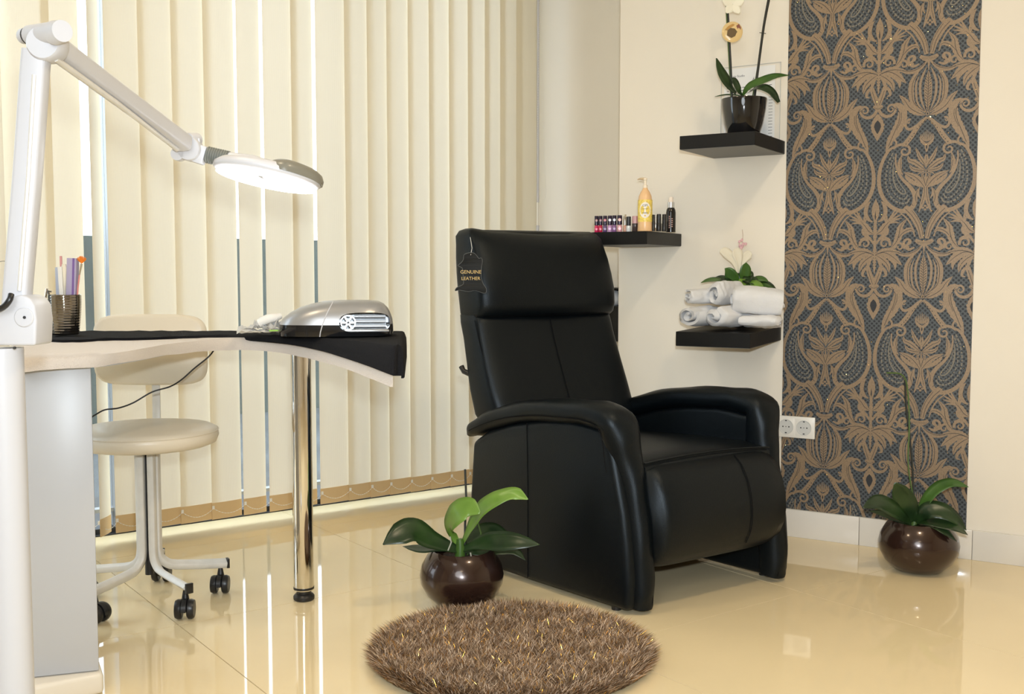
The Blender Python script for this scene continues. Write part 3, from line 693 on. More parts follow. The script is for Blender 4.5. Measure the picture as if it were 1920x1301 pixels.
def drape(name, cols, m, label, cat_, thick=.006):
    """cols: list of columns of points, far edge -> near edge -> hem"""
    n = len(cols[0]); vs = [p for c in cols for p in c]; fs = []
    for i in range(len(cols) - 1):
        for k in range(n - 1): a = i * n + k; fs.append((a, a + n, a + n + 1, a + 1))
    me = bpy.data.meshes.new(name); me.from_pydata([tuple(v) for v in vs], [], fs); bm = bmesh.new(); bm.from_mesh(me); bpy.data.meshes.remove(me)
    bmesh.ops.recalc_face_normals(bm, faces=bm.faces)
    up = sum(f.normal.z for f in bm.faces)
    if up < 0: bmesh.ops.reverse_faces(bm, faces=bm.faces)
    bmesh.ops.solidify(bm, geom=bm.faces[:], thickness=thick)
    zs = min(0, 0)
    o = frombm(name, bm, m, None, sharp=60); c = sum(vs, Vector()) / len(vs); origin(o, c); return tag(o, label, cat_)
nz = lambda a, b, s=1.0: noise.noise(Vector((a * s, b * s, 3.1)))
cols = []
for i, p in enumerate(FE):
    t = i / (NF - 1); bx = BX0 + (BX1 - BX0 - .02) * t; B = Vector((bx, BK - .02, DT + .009)); Fp = Vector((p.x, p.y, DT + .009)); col = []
    for k in range(9): col.append(B.lerp(Fp, k / 8) + Z3 * (.001 * nz(i * .7, k)))
    out = Vector((0, -1, 0)); hz = p.z + .003 * nz(i * .35, 9)
    for k, (o, zf) in enumerate([(.006, .10), (.011, .35), (.012, .7), (.012 + .006 * nz(i * .5, 2), 1.0)]): col.append(Vector((p.x, p.y, 0)) + out * o + Z3 * (DT + .006 + (hz - DT - .006) * zf))
    cols.append(col)
drape('white_towel', cols, M['towelp'], 'cream terry towel covering the table with its hem along the curved edge', 'towel')
# black towel on top
ft = [0, .08, .16, .25, .35, .45, .55, .62, .70, .78, .86, .93, 1.0]
fb_px = [(68, 2.80), (110, 2.72), (150, 2.72), (200, 2.78), (260, 2.80), (320, 2.85), (400, 2.92), (470, 2.93), (540, 2.87), (600, 2.77), (640, 2.69), (690, 2.59), (735, 2.50), (748, 2.52)]
hang = [0, 0, 0, 0, 0, .0, .004, .008, .014, .024, .034, .048, .062, .066]
FB = cat([Vector((X_at(px, Y), Y, h)) for (px, Y), h in zip(fb_px, hang)], 5); NB = len(FB)
cols = []; Zb = DT + .0165
for i, p in enumerate(FB):
    t = i / (NB - 1); bx = X_at(60, BK) + (X_at(750, BK) + .008 - X_at(60, BK)) * t; B = Vector((bx, BK - .01, Zb)); Fp = Vector((p.x, p.y, Zb)); col = []
    for k in range(9): col.append(B.lerp(Fp, k / 8) + Z3 * (.0025 * nz(i * .5 + 7, k * .8)))
    dr = max(p.z, 0.002); over = min(1, p.z / .01)
    for o, zf in [(.008, .12), (.018 * over + .004, .45), (.019 * over + .005, .75), (.020 * over + .006, 1.0)]: col.append(Vector((p.x, p.y, 0)) + Vector((0, -1, 0)) * o + Z3 * (Zb - (dr + .006) * zf))
    cols.append(col)
last = cols[-1]
for dx, dz in [(.006, .004), (.012, .02), (.013, .045), (.013, .078)]:
    cols.append([Vector((q.x + dx, q.y, min(q.z, Zb - dz) if k < 9 else min(q.z, Zb - dz))) for k, q in enumerate(last)])
drape('black_towel', cols, M['towelb'], 'black terry towel spread over the cream towel, hanging off the right corner', 'towel')
TT = Zb + .003

# cable sagging below the table
cbp = cat([atY(405, 650, 3.0), atY(392, 668, 3.0), atY(365, 690, 2.98), atY(340, 712, 2.96), (atY(318, 725, 2.94)), atY(285, 735, 2.92), atY(250, 755, 2.9), atY(222, 765, 2.88), atY(198, 768, 2.86), atY(183, 775, 2.85), atY(160, 790, 2.8)], 6)
cbo = tube('power_cable', cbp, .0022, M['blackpl'], None, seg=8); origin(cbo, cbp[0]); tag(cbo, 'thin black cable sagging under the manicure table towards its cabinet', 'cable')

# ---------------------------------------------------------- nail lamp
NC = atY(632, 622, 2.86); NC.z = TT + .001
nl = thing('nail_dryer_lamp', 'silver and black nail curing lamp on the black towel', 'nail lamp', tuple(NC))
nx = Vector((.985, .17, 0)).normalized(); ny = Vector((-.17, .985, 0)).normalized()
prf = [(0.000, -.150, .148, .098), (.012, -.152, .150, .100), (.030, -.150, .149, .100), (.045, -.142, .147, .098), (.060, -.122, .142, .094), (.073, -.098, .135, .087), (.083, -.066, .125, .076), (.0895, -.035, .112, .062), (.092, .0, .09, .045)]
def nring(z, x0, x1, hy, n=44, e=3.2):
    cx, hx = (x0 + x1) / 2, (x1 - x0) / 2; return [NC + nx * (cx + a) + ny * b + Z3 * z for a, b in superring(hx, hy, n, e)]
bm = bmesh.new(); loft(bm, [nring(*p) for p in [prf[2]] + prf[3:]]); hs = frombm('housing', bm, mat('lamp_silver', (.36, .36, .37), .32, metal=.5), nl, sharp=50)
bm = bmesh.new(); loft(bm, [nring(*p) for p in prf[:3]]); lb = frombm('lower_band', bm, mat('gloss_black', (.008, .008, .009), .12), nl, sharp=50)
bm = bmesh.new(); zc = .036
prism(bm, [NC + nx * (.072 + a * 1.0) + Z3 * (zc + b) - ny * .16 for a, b in superring(.067, .026, 28, 3.0)], ny * .20)
cutter = frombm('cutter', bm, M['hole'], None, smooth=False)
for o in (hs, lb):
    md = o.modifiers.new('b', 'BOOLEAN'); md.object = cutter; md.operation = 'DIFFERENCE'; md.solver = 'EXACT'
    dg = bpy.context.evaluated_depsgraph_get(); me = bpy.data.meshes.new_from_object(o.evaluated_get(dg)); o.modifiers.remove(md); o.data = me
bpy.data.objects.remove(cutter)
bm = bmesh.new()
for z, x0, x1, hy in prf[2:-1]: pass
arch = []
arcp = [(z, x0) for z, x0, x1, hy in prf]
box('curing_tray', NC + nx * .072 - ny * .05 + Z3 * .014, (.062, .042, .003), M['silver'], nl, bev=.002, ax=nx, ay=ny)
box('reflector', NC + nx * .072 + ny * .025 + Z3 * .036, (.06, .003, .022), mat('reflector', (.16, .165, .17), .25, metal=.8), nl, ax=nx, ay=ny)
for k in range(3):
    tube('lamp_tube', [NC + nx * .045 - ny * .03 + Z3 * (.024 + .013 * k), NC + nx * .128 - ny * .03 + Z3 * (.024 + .013 * k)], .0045, mat('tube_glass', (.75, .77, .8), .15, metal=.2), nl, seg=10)
bm = bmesh.new()
for k in range(6): 
    a = k * math.pi / 3; addbox(bm, NC + nx * (.028 + .011 * math.cos(a)) - ny * .088 + Z3 * (.036 + .011 * math.sin(a)), (nx * math.cos(a) + Z3 * math.sin(a)), ny, (Z3 * math.cos(a) - nx * math.sin(a)), .008, .002, .0022)
addlathe(bm, NC + nx * .028 - ny * .089 + Z3 * .036, [(.017, 0), (.020, 0), (.020, .003), (.017, .003), (.017, 0)], 24, ny)
frombm('fan_grille', bm, M['silver'], nl, smooth=False)
# bright arch trim between left cheek and front
tp = []
for z, x0, x1, hy in prf[:-1]:
    cx, hx = (x0 + x1) / 2, (x1 - x0) / 2; xx = -.045 + (z / .09) ** 1.5 * .035; b = hy * (1 - abs((xx - cx) / hx) ** 3.2) ** (1 / 3.2); tp.append(NC + nx * xx - ny * (b + .0005) + Z3 * z)
tube('trim_line', tp, .0014, M['whitepl'], nl, seg=6)
tp2 = []
# crumpled paper towels
bm = bmesh.new(); pc = atY(488, 618, 2.88); pc.z = TT
for i, (dx, dy, dz, sx, sy, ang, hh) in enumerate([(0, 0, .004, .060, .042, .2, .020), (.012, .005, .014, .045, .036, -.3, .030)]):
    vs = []
    for a in range(11):
        row = []
        for b in range(9):
            x = (a / 10 - .5) * 2 * sx; y = (b / 8 - .5) * 2 * sy; z = dz + hh * abs(nz(a * .55 + i * 9, b * .6)) * 1.6
            row.append(bm.verts.new(pc + Vector((dx + x * math.cos(ang) - y * math.sin(ang), dy + x * math.sin(ang) + y * math.cos(ang), z))))
        vs.append(row)
    nf = [bm.faces.new((vs[a][b], vs[a + 1][b], vs[a + 1][b + 1], vs[a][b + 1])) for a in range(10) for b in range(8)]
    bmesh.ops.solidify(bm, geom=nf, thickness=.0012)
pp = thing('crumpled_tissue', 'crumpled white paper tissue lying left of the nail lamp', 'tissue', tuple(pc))
frombm('folds', bm, M['paper'], pp, smooth=False)
tube('rolled_tissue', cat([atY(486, 606, 2.86) , atY(502, 598, 2.86), atY(517, 595, 2.87), atY(526, 592, 2.88)], 4), [.012, .0125, .012, .010, .008], M['paper'], pp, seg=12)
tube('green_tip', [atY(505, 620, 2.84), atY(522, 619.5, 2.84)], .0022, mat('green_tip', (.3, .6, .1), .5), pp, seg=6)

# ---------------------------------------------------------- chrome cup with tools
KC = atZ(123, 627, TT + .0005)
cup = thing('ribbed_cup', 'shiny ribbed dark chrome cup holding nail tools on the table', 'cup', tuple(KC))
cs = KC.y * 57 / 2000 / 2
pr = [(0, 0), (cs * .80, 0)]
for k in range(46):
    t = k / 45; r = cs * (.82 + .2 * math.sin(min(1, t * 1.15) * 1.45)) ; pr.append((r + .00045 * math.sin(k * 2.1), .002 + t * KC.y * 73 / 2000))
hT = pr[-1][1]; pr += [(cs * .96, hT + .001), (cs * .93, hT - .002), (cs * .8, .02), (0, .012)]
ba = bmesh.new(); addlathe(ba, KC, pr, 48); bmesh.ops.recalc_face_normals(ba, faces=ba.faces)
for v in ba.verts:
    d = v.co - KC; a = math.atan2(d.y, d.x); v.co.x += .0004 * math.cos(a * 15) * math.cos(a) * 1.5; v.co.y += .0004 * math.cos(a * 15) * math.sin(a) * 1.5
frombm('body', ba, M['chrome2'], cup, sharp=70)
tube('rim_clip', [KC + Vector((-cs * .95, 0, hT - .01)), KC + Vector((-cs * 1.05, -.002, hT + .012)), KC + Vector((-cs * .85, 0, hT + .008))], .003, M['chrome2'], cup, seg=8)
def KP(px, py, dy=0.0): return atY(px, py, KC.y + dy)
ck = tube('cuticle_nipper', [KP(88, 541, -.01), KP(84, 565, -.012), KP(78, 598, -.014)], [.0035, .003, .002], M['chrome'], None, seg=8); origin(ck, KP(88, 541, -.01)); tag(ck, 'slim chrome nail tool hanging over the left rim of the ribbed cup', 'nail tool')
def file_(px0, py0, px1, py1, w, m, lab, dy, nm='nail_file', th=.002, kind='nail file'):
    a, b = KP(px0, py0, dy), KP(px1, py1, dy); d = (b - a); L = d.length; d.normalize(); s = d.cross(Y3).normalized(); bm = bmesh.new()
    addbox(bm, (a + b) / 2, s, d.cross(s), d, w / 2, th, L / 2, bev=min(w, th) * .35)
    o = frombm(nm, bm, m, None); origin(o, a); return tag(o, lab, kind)
file_(112, 614, 108, 501, .013, mat('file_blue', (.42, .47, .60), .6), 'pale blue nail file at the left inside the ribbed cup', .010)
file_(119, 614, 112, 500, .011, mat('file_white', (.78, .78, .76), .6), 'white nail file leaning left in front inside the ribbed cup', -.012)
file_(119, 612, 114, 480, .006, mat('stick_pink', (.62, .30, .30), .6), 'thin dusty pink stick rising behind the white nail file', .02, nm='cuticle_stick', kind='stick')
sp = tube('spatula', [KP(119, 612, .004), KP(120, 560, .004), KP(121, 530, .004), KP(121, 505, .004), KP(120, 495, .004)], [.003, .004, .008, .010, .005], mat('spatula_cream', (.78, .72, .58), .5), None, seg=10); origin(sp, KP(119, 612, .004)); tag(sp, 'cream rounded spatula between the white file and purple block', 'spatula')
pbk = thing('buffer_block', 'lilac nail buffer block standing in the ribbed cup', 'nail buffer', tuple(KP(136, 612, .006)))
a, b = KP(134, 612, .006), KP(137, 484, .006); dd = (b - a).normalized(); sx_ = dd.cross(Y3).normalized()
bm = bmesh.new(); addbox(bm, (a + b) / 2, sx_, dd.cross(sx_), dd, .0125, .011, (b - a).length / 2, bev=.001); frombm('foam_core', bm, mat('lilac', (.42, .38, .55), .8), pbk)
bm = bmesh.new(); addbox(bm, (a + b) / 2 + sx_ * .006 * -1 - Y3 * .0112, sx_, dd.cross(sx_), dd, .0028, .0006, (b - a).length / 2); frombm('abrasive_strip', bm, mat('violet', (.20, .12, .36), .8), pbk)
br = thing('fan_brush', 'brush with flared orange bristles leaning right in the ribbed cup', 'brush', tuple(KP(144, 612)))
tube('handle', [KP(142, 612), KP(146, 540), KP(149, 515)], [.0022, .0022, .002], mat('handle_pink', (.75, .28, .25), .4), br, seg=8)
tube('ferrule', [KP(149, 515), KP(153, 494)], [.0022, .003], M['chrome'], br, seg=8)
bm = bmesh.new(); rr = random.Random(2)
for k in range(70):
    a = rr.uniform(-1, 1); e2 = rr.uniform(-.35, .35); p0 = KP(153, 494); p1 = p0 + Vector((.013 * a, .008 * e2, .018 + .003 * rr.random() - .006 * a * a)); addtube(bm, [p0, p0.lerp(p1, .6) + Vector((.002 * a, 0, 0)), p1], [.0005, .0005, .0003], 4)
bs = frombm('bristles', bm, mat('orange_bristle', (.85, .25, .02), .5), br); bs['kind'] = 'stuff'
#CHUNK3
# ================================================================== SWIVEL STOOL
SC = atZ(282, 1128)
st = thing('swivel_stool', 'cream vinyl swivel stool with low backrest and five castors behind the table', 'stool', tuple(SC))
def S_(x, y, z): return SC + Vector((x, y, z))
lathe('seat', S_(0, 0, .448), [(0, 0), (.17, 0), (.190, .008), (.197, .026), (.193, .044), (.178, .052), (.12, .057), (0, .059)], M['vinyl'], st, seg=56, sharp=60)
lathe('seat_plate', S_(0, 0, .43), [(0, 0), (.05, 0), (.09, .012), (.09, .018), (0, .018)], M['blackpl'], st, seg=28)
tube('piping', [S_(.195 * math.cos(a), .195 * math.sin(a), .489) for a in np.linspace(0, 2 * math.pi, 49)], .0018, M['vinyl'], st, seg=6)
lathe('gas_lift', S_(0, 0, .08), [(0, 0), (.012, 0), (.012, .35), (0, .35)], M['blackpl'], st, seg=16)
sec = [(a, b) for a, b in superring(1.0, .72, 16, 6)]
ang0 = -44
for k in range(5):
    a = math.radians(ang0 + 72 * k); d = Vector((math.cos(a), math.sin(a), 0)); q_ = d * .024
    pts = [S_(0, 0, z) + q_ for z in (.43, .3, .2, .16)] + cat([S_(0, 0, .15) + q_, S_(0, 0, .125) + d * .030, S_(0, 0, .104) + d * .052, S_(0, 0, .097) + d * .078], 4)[1:] + [S_(0, 0, .090) + d * .14, S_(0, 0, .084) + d * .215]
    pts[3] = S_(0, 0, .155) + q_
    lg = tube('leg', pts, .0135, M['whitemetal'], st, section=sec, sharp=40)
    e = S_(0, 0, .084) + d * .215
    box('end_cap', e + d * .004, (.004, .0105, .0138), M['blackpl'], lg, bev=.001, ax=d, ay=Vector((-d.y, d.x, 0)))
    # castor: twin wheels under the leg end
    wc = S_(0, 0, 0) + d * .198; sw = {0: -1.45, 1: -1.5, 2: 1.6, 3: .2, 4: -.35}[k]; ax = Vector((math.cos(sw + 1.57), math.sin(sw + 1.57), 0)); fwd = Vector((ax.y, -ax.x, 0))
    co = bpy.data.objects.new('castor', None); COL.objects.link(co); co.parent = st; co.location = wc - SC
    for s in (-1, 1):
        lathe('wheel', wc + fwd * .010 + ax * (s * .0065) + Z3 * .0265, [(0, 0), (.022, 0), (.0260, .003), (.0265, .012), (.0235, .0185), (.018, .0195), (0, .0185)], M['blackpl'], co, seg=24, axis=ax * s)
    tube('fork', [wc + Z3 * .074, wc + Z3 * .050, wc + fwd * .006 + Z3 * .030], [.006, .0105, .010], M['blackpl'], co, seg=10)
    bm = bmesh.new(); hp = [(math.cos(q6), math.sin(q6)) for q6 in np.linspace(-.1, math.pi + .1, 15)]; prism(bm, [wc + fwd * .010 + fwd * (a * .0285) + Z3 * (.0265 + b * .0285) - ax * .0065 for a, b in hp] + [wc + fwd * .010 + fwd * (a * .018) + Z3 * (.0265 + b * .018) - ax * .0065 for a, b in hp[::-1]], ax * .013); frombm('hood', bm, M['blackpl'], co, sharp=50)
tube('seat_bracket', cat([S_(0, .02, .44), S_(-.03, .14, .438), S_(-.055, .24, .45), S_(-.058, .262, .50), S_(-.058, .262, .70)], 6), .012, M['whitemetal'], st, section=[(a, b) for a, b in superring(1.0, .4, 12, 5)])
bm = bmesh.new(); rings = []
for i in range(9):
    t = i / 8; y0 = -.016 + .032 * t; k = .93 + .07 * math.sin(math.pi * t)
    rings.append([S_(-.062 + a * k * 1.0, .235 + y0 + .12 * (a * a) * -.6, .700 + b * k) for a, b in superring(.172, .107, 40, 5)])
loft(bm, rings); frombm('backrest', bm, M['vinyl'], st, sharp=60)

# ================================================================== MAGNIFYING LAMP ON ITS POST
ML = thing('magnifying_lamp', 'white jointed magnifying lamp with lit head on a floor post at the left', 'lamp', (atY(0, 600, 1.6).x, 1.6, 0))
def LP(px, py, Y=1.6): return atY(px, py, Y)
pp0 = LP(0, 652); px_ = pp0.x + .002
lathe('post', Vector((px_, 1.6, 0)), [(0, .0), (.16, 0), (.17, .012), (.05, .03), (.031, .045), (.031, pp0.z), (0, pp0.z)], M['whitepl'], ML, seg=36)
lathe('screw', LP(28, 652, 1.572), [(0, 0), (.0022, 0), (.0022, .002), (0, .002)], M['hole'], ML, seg=10, axis=-Y3)
jb = LP(26, 606); bm = bmesh.new()
poly = [LP(x, y, 1.57) for x, y in [(-22, 648), (66, 648), (68, 600), (64, 572), (54, 558), (38, 552), (10, 560), (-22, 600)]]
prism(bm, poly, Y3 * .06, bev=.004, seg=3); frombm('joint_box', bm, M['whitepl'], ML)
lathe('hinge_disc', LP(46, 595, 1.571), [(0, .004), (.006, .004), (.013, .0035), (.0145, .002), (.0145, 0), (0, 0)], M['whitepl'], ML, seg=32, axis=-Y3)
lathe('hinge_screw', LP(46, 595, 1.566), [(.0022, .001), (.0022, 0), (0, 0)], M['hole'], ML, seg=10, axis=-Y3)
rs = superring(1.0, 1.0, 20, 3.0)
tube('lower_arm', [LP(30, 590), LP(34, 540), LP(52, 330), LP(66, 130), LP(69, 95)], .0150, M['whitepl'], ML, section=[(a * 1.25, b) for a, b in superring(1, 1, 20, 5)], up=(0, 1, 0))
tube('arm_groove', [LP(36, 545, 1.584), LP(53, 330, 1.584), LP(64, 140, 1.584)], .0032, M['whitemetal'], ML, seg=6)
lathe('elbow_disc', LP(90, 84, 1.60) + Y3 * .018, [(0, 0), (.024, 0), (.0255, .003), (.0255, .034), (.023, .038), (0, .038)], M['whitepl'], ML, seg=32, axis=-Y3)
tube('elbow_barrel', [LP(44, 68, 1.62), LP(56, 66, 1.61), LP(57, 66, 1.61), LP(108, 60, 1.57)], [.0115, .0125, .0145, .0155], M['whitepl'], ML, seg=20)
tube('elbow_knob', [LP(103, 62, 1.575), LP(117, 58, 1.560)], [.0175, .0155], M['whitepl'], ML, seg=20)
tube('elbow_gap', [LP(52.5, 68, 1.612), LP(55.5, 67, 1.610)], .0133, M['hole'], ML, seg=20)
HY = 2.15
tube('upper_arm', [LP(100, 86, 1.62), LP(215, 172, 1.86), LP(345, 268, 2.12)], [.0165, .0165, .0165], M['whitepl'], ML, section=[(a, b * 1.0) for a, b in superring(1, 1, 20, 4)])
tube('arm_rail', [LP(104, 110, 1.60), LP(215, 190, 1.84), LP(332, 280, 2.10)], .0045, M['whitemetal'], ML, seg=8)
def HP(px, py, dy=0): return atY(px, py, HY + dy)
bm = bmesh.new()
addlathe(bm, HP(352, 278, -.02), [(0, 0), (.022, 0), (.024, .003), (.024, .028), (.022, .032), (0, .032)], 28, Y3)
addlathe(bm, HP(352, 262, -.015), [(0, 0), (.013, 0), (.014, .004), (.014, .03), (0, .032)], 20, Vector((.3, .9, .1)))
addlathe(bm, HP(332, 288, -.02), [(0, 0), (.013, 0), (.0135, .004), (.0135, .022), (0, .022)], 20, Y3)
addbox(bm, HP(370, 288), Vector((.93, 0, -.3)).normalized(), Y3, Vector((.3, 0, .93)).normalized(), .018, .012, .019, .004)
addbox(bm, HP(368, 266), X3, Y3, Z3, .009, .006, .007, .002)
bmesh.ops.recalc_face_normals(bm, faces=bm.faces); frombm('wrist_joint', bm, M['whitepl'], ML)
gp = [HP(388, 290).lerp(HP(428, 299), t) for t in np.linspace(0, 1, 29)]
tube('ribbed_grip', gp, [.0155 + (.0016 if k % 3 else 0) for k in range(29)], M['greypl'], ML, seg=20, sharp=25)
# head: tilted oval ring light
e1 = Vector((math.cos(math.radians(10.5)), .0, -math.sin(math.radians(10.5)))); e2 = Vector((0, math.cos(math.radians(8)), -math.sin(math.radians(8)))); e2 = (e2 - e1 * e2.dot(e1)).normalized(); e3 = e1.cross(e2).normalized()
HC = HP(500, 334)
def hd(a, b, c): return HC + e1 * a + e2 * b + e3 * c
def oval(rx, ry, c, n=48, ofs=0.0): return [hd(ofs + rx * math.cos(t), ry * math.sin(t), c) for t in [2 * math.pi * k / n for k in range(n)]]
bm = bmesh.new(); loft(bm, [oval(.060, .052, .002), oval(.102, .088, -.001), oval(.108, .094, .004), oval(.107, .093, .012), oval(.096, .082, .021), oval(.078, .066, .025), oval(.060, .052, .022)], caps=False)
hf = frombm('lamp_head', bm, M['whitepl'], ML, sharp=60)
em = mat('ring_tube_light', (1, 1, 1), .4, emit=((.93, .97, 1.0), 9.0))
bm = bmesh.new(); loft(bm, [oval(.064, .056, -.003), oval(.100, .086, -.006)], caps=False)
rt = frombm('ring_tube', bm, em, hf, sharp=60)
bm = bmesh.new(); loft(bm, [oval(.062, .054, .000), oval(.062, .054, .006), oval(.03, .027, .010)], caps=True)
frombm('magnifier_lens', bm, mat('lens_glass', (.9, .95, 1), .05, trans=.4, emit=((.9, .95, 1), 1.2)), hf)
bm = bmesh.new(); cv = []
for k, (s, c) in enumerate([(1.0, .006), (1.01, .014), (.93, .024), (.72, .032), (.40, .036), (.1, .037)]):
    cv.append([hd(.052 + .060 * s * math.cos(t), .088 * s * math.sin(t) * (1 - .35 * max(0, math.cos(t))), c) for t in [2 * math.pi * k2 / 40 for k2 in range(40)]])
loft(bm, cv); frombm('grey_cover', bm, M['greycover'], hf, sharp=60)
tube('neck', cat([HP(426, 297), HP(450, 302), HP(475, 308), HP(500, 318)], 4), [.0135, .0155, .018, .020], M['whitepl'], hf, seg=16)
cbl = tube('cord_end', cat([LP(-8, 582, 1.56), LP(8, 574, 1.555), LP(18, 562, 1.555), LP(21, 552, 1.56)], 5), .0045, M['blackpl'], ML, seg=8)
wl = thing('wire_loop', 'thin grey wire loop with small handle at the far left edge', 'wire', tuple(atY(2, 500, 2.2)))
tube('loop', cat([atY(-12, 498, 2.2), atY(2, 490, 2.2), atY(16, 492, 2.2), atY(20, 505, 2.2)], 6), .0009, mat('wire_grey', (.3, .29, .27), .5), wl, seg=6)
tube('handle', [atY(12, 556, 2.2), atY(13, 530, 2.2), atY(17, 512, 2.2)], [.005, .006, .004], M['whitemetal'], wl, seg=10)
tube('rest', [atY(12, 556, 2.2), atY(10, 640, 2.25)], .004, M['whitemetal'], wl, seg=8)

# ================================================================== WALL SHELVES
def shelf(label, pr_, pl_, zt, th, depth, m_under=True, sag=0.0):
    ua, ub = pl_, pr_
    t = thing('floating_shelf', label, 'shelf', tuple(W1((ua + ub) / 2, zt - th)))
    def Q(u, o, z): return W1(u, z - sag * o, o)
    bm = bmesh.new()
    vs = [bm.verts.new(Q(u, o, z)) for u in (ua, ub) for o in (0.0008, depth) for z in (zt - th, zt)]
    fs = [bm.faces.new([vs[i] for i in f]) for f in [(0, 1, 3, 2), (4, 6, 7, 5), (0, 4, 5, 1), (2, 3, 7, 6), (0, 2, 6, 4), (1, 5, 7, 3)]]
    bmesh.ops.recalc_face_normals(bm, faces=fs); bmesh.ops.bevel(bm, geom=bm.edges[:], offset=.0012, segments=1, affect='EDGES')
    frombm('board', bm, M['shelf'], t, smooth=False)
    if m_under:
        bm = bmesh.new(); prism(bm, [Q(ua + .002, .002, zt - th - .0012), Q(ub - .002, .002, zt - th - .0012), Q(ub - .002, depth - .002, zt - th - .0012), Q(ua + .002, depth - .002, zt - th - .0012)], Z3 * .001)
        frombm('underside', bm, M['shelfedge'], t, smooth=False)
    return t
def uz(px, py): p = w1(px, py); return (p - O1).dot(u1), p.z
uR, zR = uz(1472, 264.7); uRb, zRb = uz(1472, 288.8); uL, _ = uz(1338, 299.6)
SD = None
# depth from the near corner: solve along the outward normal at the right end
def solve_depth(px, u_, z_):
    lo, hi = 0, .6
    for _ in range(40):
        mid = (lo + hi) / 2; p = W1(u_, z_, mid); d = p - EYE
        # pixel x
        f_ = d.y * CP - d.z * SP; x = 960 + F * d.x / f_
        if x > px: lo = mid
        else: hi = mid
    return lo
SD = solve_depth(1416, uR, zR)
TH = zR - zRb
shelf('top black floating shelf carrying the glossy black orchid pot', uR, uL, zR, TH, SD)
uR2, zR2 = uz(1278, 438.5); _, zR2b = uz(1278, 461.4)
SD2 = solve_depth(1213, uR2, zR2)
shelf('middle black floating shelf carrying nail polish and lotion bottles', uR2, uc + .003, zR2, zR2 - zR2b, SD2)
uR3, zR3 = uz(1465, 612); _, zR3b = uz(1465, 637.5)
SD3 = solve_depth(1407, uR3, zR3); uL3 = uR3 - (uR - uL)
shelf('lowest black floating shelf carrying the rolled white towels', uR3, uL3, zR3, zR3 - zR3b, SD3, sag=.03)
print('SHELF', SD, SD2, SD3, uR - uL, uR2 - uc, TH)

# ---------------------------------------------------------- black pot orchid, top shelf
BC = W1((uR + uL) / 2 + .035, zR + .0005, SD * .45)
def onrad(px, py, c=BC): return atY(px, py, c.y)
def pixx(p):
    d = p - EYE; f_ = d.y * CP - d.z * SP; return 960 + F * d.x / f_, 650.5 - F * (d.y * SP + d.z * CP) / f_
# put the pot so that its centre projects at px 1394
for _ in range(30): BC = BC + u1 * ((1394 - pixx(BC)[0]) / 2000 * BC.y * .8)
print('POT', pixx(BC), (BC - O1).dot(u1), uL, uR)
kk = BC.y / 2000 * 1.0; R_ = 42 * kk; Hp = 72 * kk
bo = thing('black_pot_orchid', 'tall orchid with two stems in glossy black pot on the top shelf', 'potted plant', tuple(BC))
lathe('pot', BC, [(0, 0), (R_ * .62, 0), (R_ * .66, .003), (R_ * .84, Hp * .35), (R_ * .95, Hp * .7), (R_ * 1.0, Hp * .97), (R_ * .99, Hp), (R_ * .94, Hp * .99), (R_ * .9, Hp * .85), (0, Hp * .84)], M['blackpot'], bo, seg=48, sharp=60)
def B(px, py, dy=0): return atY(px, py, BC.y + dy)
tube('stem', cat([B(1373, 190), B(1371, 140), B(1367, 60), B(1363, -10), B(1360, -80)], 5), .0034, M['stake'], bo, seg=8)
tube('stem', cat([B(1371, 190, .01), B(1368, 130, .01), B(1364, 60, .005), B(1360, -10, .005)], 5), .0022, M['stem'], bo, seg=8)
tube('stem', cat([B(1414, 190), B(1420, 140), B(1432, 50), B(1443, -10), B(1452, -70)], 5), [.0038, .0042, .0042, .005, .004], M['stake'], bo, seg=8)
tube('stem', cat([B(1410, 188, .01), B(1420, 130, .01), B(1430, 60, .01), B(1438, 20, .01)], 5), .0022, M['stem'], bo, seg=8)
tube('stake_tie', [B(1424, 61, -.004), B(1436, 63, -.004)], .0012, M['stake'], bo, seg=5)
bb0 = B(1392, 180)
leaf('leaf', [B(1380, 176), B(1366, 160, -.02), B(1352, 137, -.03), B(1343, 109, -.03)], .050, M['leafdark'], bo, normal=Vector((.5, -.8, .3)), fold=.2, wprof=[.3, .45, .8, 1, .9, .6, .1])
leaf('leaf', [bb0, B(1384, 168, -.02), B(1376, 150, -.01), B(1370, 152, .0)], .025, M['leafdark'], bo, normal=Vector((.2, -.8, .3)))
leaf('leaf', [bb0, B(1405, 163, -.02), B(1430, 152, -.03), B(1455, 143, -.03), B(1481, 141, -.02)], .034, M['leafmid'], bo, normal=Vector((-.1, -.75, .6)), fold=.3)
leaf('leaf', [B(1405, 172), B(1425, 164, -.04), B(1445, 172, -.06), B(1460, 192, -.07)], .040, M['leafdark'], bo, normal=Vector((.2, -.8, .5)), fold=.2, wprof=[.3, .7, .9, 1, .9, .7, .35])
leaf('leaf', [bb0, B(1365, 178, .04), B(1340, 181, .05)], .03, M['leafmid'], bo, normal=Vector((0, -.2, 1)))
fl_ = thing('orchid_blossom', 'pale white orchid blossom at the top edge of the photo', 'flower', tuple(B(1372, 8)))
for a in range(5):
    an = a * 1.257 + .3; c = B(1374, 8, .0); d = Vector((math.cos(an), -.2, math.sin(an)))
    leaf('petal', [c, c + d * .02, c + d * .038], .030, M['petal'], fl_, normal=Vector((0, -1, 0)), fold=.1, wprof=[.3, .9, 1, .8, .2])
mdl = thing('round_pendant', 'round glossy brown and cream medallion clipped to the orchid stem', 'ornament', tuple(B(1373, 60, -.01)))
mc = B(1373, 60, -.014); rm = 19 * kk
lathe('disc', mc, [(0, .0045), (rm * .7, .004), (rm * .95, .0015), (rm, 0), (rm * .95, -.0015), (0, -.002)], mat('medal_cream', (.72, .52, .24), .12, coat=.5), mdl, seg=36, axis=Vector((-.1, -1, .05)))
